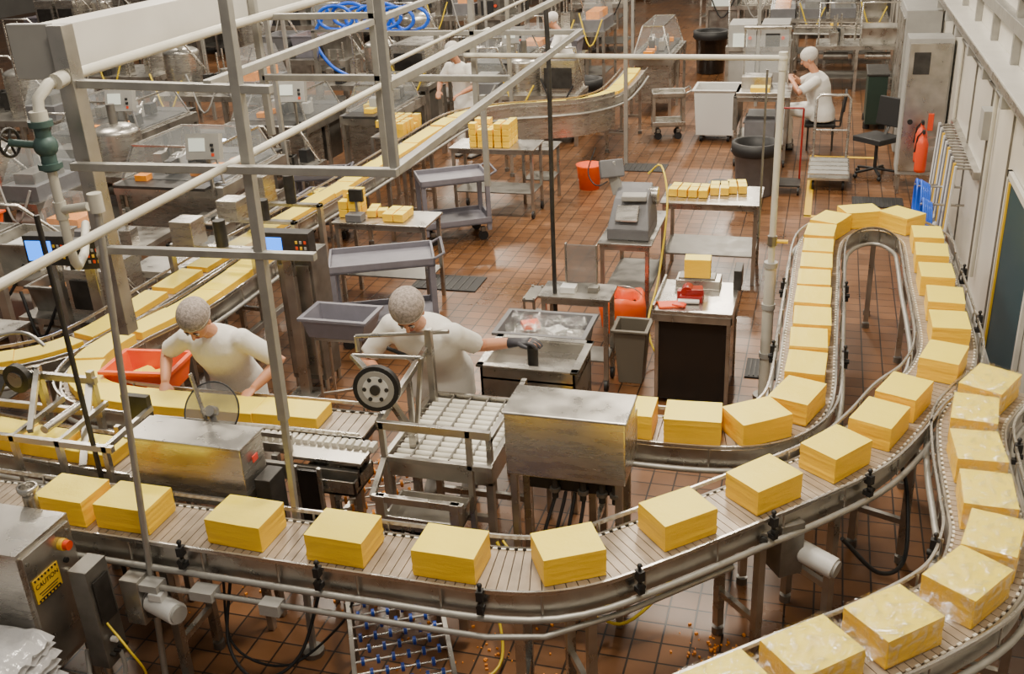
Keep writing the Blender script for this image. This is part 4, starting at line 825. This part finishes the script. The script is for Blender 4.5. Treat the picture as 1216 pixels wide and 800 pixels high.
for k in range(7):b.tube([(-7.0+k*.2+.28*math.cos(t),14.35+.1*math.sin(k),1.98+.17*math.sin(t)+.03*math.sin(k*2)) for t in[q*math.pi/10 for q in range(21)]],.026,BLUEH)
b.tube(smooth_path([(-7.1,14.35,2.1),(-7.4,14.4,1.7),(-7.2,14.4,1.3),(-6.9,14.45,1.1)],.06),.026,BLUEH)
b.bx(-7.4,-5.4,14.3,14.38,1.78,1.82,STEEL);b.bx(-7.4,-7.34,14.3,14.38,0,1.8,STEEL);b.bx(-5.46,-5.4,14.3,14.38,0,1.8,STEEL);b.done()
roundbin('black_waste_bin',-3.7,16.25,.28,.75,BLACKG,BLACK)
roundbin('black_waste_bin',-2.2,21.0,.32,.8,BLACKG,BLACK)
roundbin('black_waste_bin',-5.0,21.2,.3,.8,BLACKG,BLACK)
b=B('red_bucket');b.lathe((-2.85,12.75,.0),[(0,0),(.13,0),(.165,.3),(.175,.32),(.15,.32),(.12,.02),(0,.02)],ORANGE);b.done()
roundbin('orange_waste_bin',-2.25,22.2,.2,.5,ORANGE)
cart('utility_cart',-2.25,15.6,.2,.5,.4,.7,STEEL);cart('utility_cart',-5.5,10.4,.3,.6,.4,.8)
b=B('overhead_support_posts')
for (x,y) in((-6.1,10.75),(-4.3,14.2),(-2.6,14.0),(-8.2,14.95),(-10.5,16.2),(-3.4,19.0),(-1.1,17.9),(-6.5,20)):
    b.beam((x,y,0),(x,y,5.5),.05,.05,GALV)
b.beam((-10.5,16.2,2.6),(-3.4,19.0,2.6),.05,.05,GALV);b.beam((-6.1,10.75,2.3),(-8.2,14.95,2.3),.04,.04,GALV);b.beam((-8.2,14.95,2.4),(-2.6,14,2.4),.04,.04,GALV);b.done()

# ---------------------------------------------------------------- people
def remesh(vox,it=4):
    def f(o):
        r=o.modifiers.new('r','REMESH');r.mode='VOXEL';r.voxel_size=vox;r.use_smooth_shade=True
        s=o.modifiers.new('s','SMOOTH');s.factor=.5;s.iterations=it
    return f
def ik(s,t,l1,l2,pole):
    d=t-s;L_=min(d.length,l1+l2-.005);d.normalize();t=s+d*L_;a=(l1*l1-l2*l2+L_*L_)/(2*L_);h=math.sqrt(max(0,l1*l1-a*a));p=(pole-d*pole.dot(d)).normalized();return s+d*a+p*h,t
def worker(loc,rot,lean=.35,hl=.6,tgtL=(-.2,.35,1.0),tgtR=(.2,.35,1.0),sc=1,sit=False,glove=None,cap=HAIRN,twist=0,side=0,name='factory_worker',headturn=0,full=1.0):
    root=bpy.data.objects.new(name,None);bpy.context.collection.objects.link(root);root.location=loc;root.rotation_euler=(0,0,rot);root.scale=(sc,)*3
    def fin(b,mods=None):
        o=b.done(mods=mods);o.parent=root;return o
    pz=.50 if sit else .90
    pel=V((0,0,pz));sp=V((side*.5,math.sin(lean),math.cos(lean))).normalized();nk=pel+sp*.50;hd=nk+V((side*.3,math.sin(hl),math.cos(hl))).normalized()*.19
    sd=(V((1,0,0))-sp*sp.x).normalized();sd=(Matrix.Rotation(twist,3,sp)@sd)
    c=B('uniform')
    ks=[-.20,-.12,-.02,.1,.2,.3,.40,.46,.50];rs=[(.19,.15),(.182,.145),(.178,.14),(.155,.122),(.162,.125),(.185,.135),(.185,.122),(.13,.09),(.065,.06)]
    if sit:ks=ks[1:];rs=rs[1:]
    c.loft([pel+sp*k if k>-.05 else pel+V((0,0,k)) for k in ks],[(a*full,b_*full) for a,b_ in rs],CLOTH,side=sd,seg=20)
    sh={}
    for e in(-1,1):
        S=nk-sp*.075+sd*e*.175*full;sh[e]=S
        if sit:hip=pel+V((e*.09,0,0));kn=V((e*.12,.42,.50));an=V((e*.12,.40,.08))
        else:hip=pel+V((e*.09,0,-.03));kn=V((e*.11,.03,.48));an=V((e*.12,-.02,.09))
        c.loft([hip,hip.lerp(kn,.5),kn,kn.lerp(an,.4),an],[(.098,.1),(.086,.09),(.070,.072),(.066,.068),(.056,.058)],CLOTH,seg=14)
    arms=B('arms');
    for e,tg in((-1,tgtL),(1,tgtR)):
        S=sh[e];T=V(tg);el,T=ik(S,T,.28,.25,V((e*.8,-.5,-.4)))
        c.sph(S,(.070,.070,.070),CLOTH);c.loft([S-(el-S)*.1,S.lerp(el,.45),S.lerp(el,.85)],[(.066,.066),(.066,.066),(.066,.066)],CLOTH,side=V((.3,.3,1)),seg=12)
        d=(T-el).normalized()
        arms.tube([S,S.lerp(el,.5),el,el.lerp(T,.3),el.lerp(T,.7),T],.04,SKIN,12,rad=[.045,.044,.040,.041,.034,.026])
        hm=SKIN
        up=V((0,0,1));lat=d.cross(up).normalized();pn=lat.cross(d).normalized()
        arms.loft([T-d*.01,T+d*.03,T+d*.085],[(.024,.017),(.036,.015),(.04,.013)],hm,side=lat,seg=12)
        for q,(o,ln) in enumerate(((-.030,.062),(-.010,.074),(.010,.070),(.029,.056))):
            s0=T+d*.078+lat*o;p1=s0+d*ln*.45-pn*.006;p2=p1+d*ln*.33-pn*.018;p3=p2+d*ln*.18-pn*.022
            arms.tube([s0,p1,p2,p3],.009,hm,8,rad=[.010,.0095,.0085,.006])
        s0=T+d*.025-lat*e*.028;arms.tube([s0,s0-lat*e*.022+d*.025-pn*.005,s0-lat*e*.026+d*.055-pn*.018],.01,hm,8,rad=[.013,.011,.008])
        if glove==e or glove==2:
            g=B('glove');g.loft([T-d*.05,T+d*.03,T+d*.085],[(.036,.032),(.042,.022),(.046,.02)],GLOVE,side=lat,seg=12)
            for q,(o,ln) in enumerate(((-.032,.062),(-.011,.074),(.011,.070),(.031,.056))):
                s1=T+d*.078+lat*o;p1=s1+d*ln*.45-pn*.006;p2=p1+d*ln*.33-pn*.018;p3=p2+d*ln*.2-pn*.022
                g.tube([s1,p1,p2,p3],.011,GLOVE,8,rad=[.0125,.012,.011,.009])
            g.tube([s0,s0-lat*e*.022+d*.025-pn*.005,s0-lat*e*.026+d*.057-pn*.018],.01,GLOVE,8,rad=[.016,.014,.011]);fin(g)
    fin(c,remesh(.014,5));
    arms.tube([nk-sp*.06,nk,hd-V((0,0,.03))],.055,SKIN,12,rad=[.055,.052,.05])
    hv=(hd-nk).normalized();q=V((0,0,1)).rotation_difference(V((hv.x*.9,hv.y*.9,hv.z)).normalized()).to_matrix()@Matrix.Rotation(headturn,3,'Z')
    h=B('head');P=lambda x,y,z:hd+q@V((x,y,z))
    h.sph(P(0,-.005,.03),(.076,.095,.085),SKIN,24,16,R=q);h.sph(P(0,.02,-.035),(.058,.068,.075),SKIN,20,12,R=q);h.sph(P(0,.05,-.075),(.032,.03,.028),SKIN,12,8,R=q)
    h.tube([P(0,.088,.018),P(0,.104,-.012),P(0,.106,-.026)],.01,SKIN,8,rad=[.008,.012,.013])
    for e in(-1,1):h.sph(P(e*.078,-.005,-.005),(.012,.02,.032),SKIN,10,8,R=q);h.sph(P(e*.03,.078,.03),(.022,.012,.01),SKIN,10,8,R=q)
    fin(h,remesh(.006,3));fin(arms,remesh(.006,2))
    f=B('face');
    for e in(-1,1):
        f.sph(P(e*.030,.086,.006),(.014,.008,.008),WPLAS,10,8,R=q);f.sph(P(e*.030,.0925,.006),(.006,.004,.006),EYE,8,6,R=q)
        f.tube([P(e*.046,.080,.027),P(e*.03,.09,.032),P(e*.014,.09,.027)],.004,EYE,6)
    f.sph(P(0,.086,-.048),(.024,.008,.008),LIP,12,6,R=q);fin(f)
    n=B('hairnet');n.sph(P(0,-.025,.052),(.102,.114,.094),cap,24,14,R=q)
    n.tube([P(.096*math.cos(t),-.022+.106*math.sin(t),.036+.018*math.sin(t)) for t in[k*math.pi/12 for k in range(25)]],.006,HAIRW,6);fin(n,None)
    s=B('shoes')
    for e in(-1,1):
        an=V((e*.12,.40 if sit else -.02,.05));s.loft([an+V((0,-.07,-.005)),an+V((0,0,0)),an+V((0,.1,-.012)),an+V((0,.17,-.02))],[(.036,.04),(.044,.05),(.046,.036),(.034,.026)],SHOE,seg=14)
        s.box(an+V((0,.05,-.04)),(.085,.25,.02),BLACK)
    fin(s)
    return root
worker((-3.54,5.22,0),math.pi+.1,lean=.50,hl=.85,tgtL=(-.28,.34,1.0),tgtR=(.33,.32,1.0),sc=.99,full=1.05)
worker((-2.24,5.56,0),math.pi+.15,lean=.62,hl=.85,tgtL=(-.50,.14,1.12),tgtR=(.26,.42,1.0),sc=1.04,glove=-1,side=.2,twist=-.2,full=1.14)
b=B('dark_canister');b.cyl((-1.62,5.55,.95),(-1.62,5.55,1.12),.035,DARKM);b.lathe((-1.62,5.55,1.12),[(.035,0),(.02,.02),(.02,.04),(0,.04)],BLACK);b.done()
worker((-.02,15.15,0),math.pi/2,lean=.22,hl=.5,tgtL=(-.15,.38,.9),tgtR=(.15,.38,.9),sit=True,cap=HAIRW,sc=1.08,full=1.25)
b=B('work_chair');b.box((-.02,15.15,.36),(.42,.44,.05),BLACK)
for x in(-.18,.16):
    for y in(14.97,15.33):b.cyl((x,y,0),(x,y,.35),.013,DARKM)
b.cyl((.25,14.97,.35),(.30,14.97,.8),.013,DARKM);b.cyl((.25,15.33,.35),(.30,15.33,.8),.013,DARKM);b.cyl((.16,14.97,.35),(.25,14.97,.35),.013,DARKM);b.cyl((.16,15.33,.35),(.25,15.33,.35),.013,DARKM);b.box((.295,15.15,.68),(.03,.4,.25),BLACK,0,0,.1);b.done(.01)
worker((-4.15,17.1,0),math.pi*.5,lean=.3,hl=.6,tgtL=(-.2,.4,1.0),tgtR=(.2,.4,1.0),cap=HAIRW)
worker((-5.0,14.2,0),math.pi*.9,lean=.25,hl=.6,cap=HAIRW)
# ---------------------------------------------------------------- lights
def area(x,y,z,sx,sy,p,col=(1,.89,.73)):
    l=bpy.data.lights.new('high_bay_light','AREA');l.shape='RECTANGLE';l.size=sx;l.size_y=sy;l.energy=p;l.color=col
    o=bpy.data.objects.new('high_bay_light',l);bpy.context.collection.objects.link(o);o.location=(x,y,z)
for (x,y,p) in((-1.2,5,290),(-4.5,5.5,225),(-1.2,10.5,370),(-5.5,10.5,300),(-10,11,280),(-1.5,17,420),(-6.5,17,370),(-12,18,360),(-2,25,470),(-9,26,480),(-.5,1.6,130)):
    area(x,y,6.0,.9,.9,p)
w=bpy.data.worlds.new('w');bpy.context.scene.world=w;w.use_nodes=True;bg=w.node_tree.nodes['Background'];bg.inputs[0].default_value=(1,.93,.84,1);bg.inputs[1].default_value=.27
# ---------------------------------------------------------------- camera
ps=math.radians(17.5);ph=math.radians(24.3);ro=math.radians(3)
R0=V((math.cos(ps),math.sin(ps),0));Fw=V((-math.sin(ps)*math.cos(ph),math.cos(ps)*math.cos(ph),-math.sin(ph)));U0=R0.cross(Fw)
Rr=R0*math.cos(ro)-U0*math.sin(ro);Uu=R0*math.sin(ro)+U0*math.cos(ro)
cam=bpy.data.cameras.new('camera');cam.sensor_width=36;cam.lens=36*1218/1216;cam.clip_end=200
co=bpy.data.objects.new('camera',cam);bpy.context.collection.objects.link(co)
M=Matrix((( Rr.x,Uu.x,-Fw.x,0),(Rr.y,Uu.y,-Fw.y,0),(Rr.z,Uu.z,-Fw.z,3.8),(0,0,0,1)));co.matrix_world=M
bpy.context.scene.camera=co
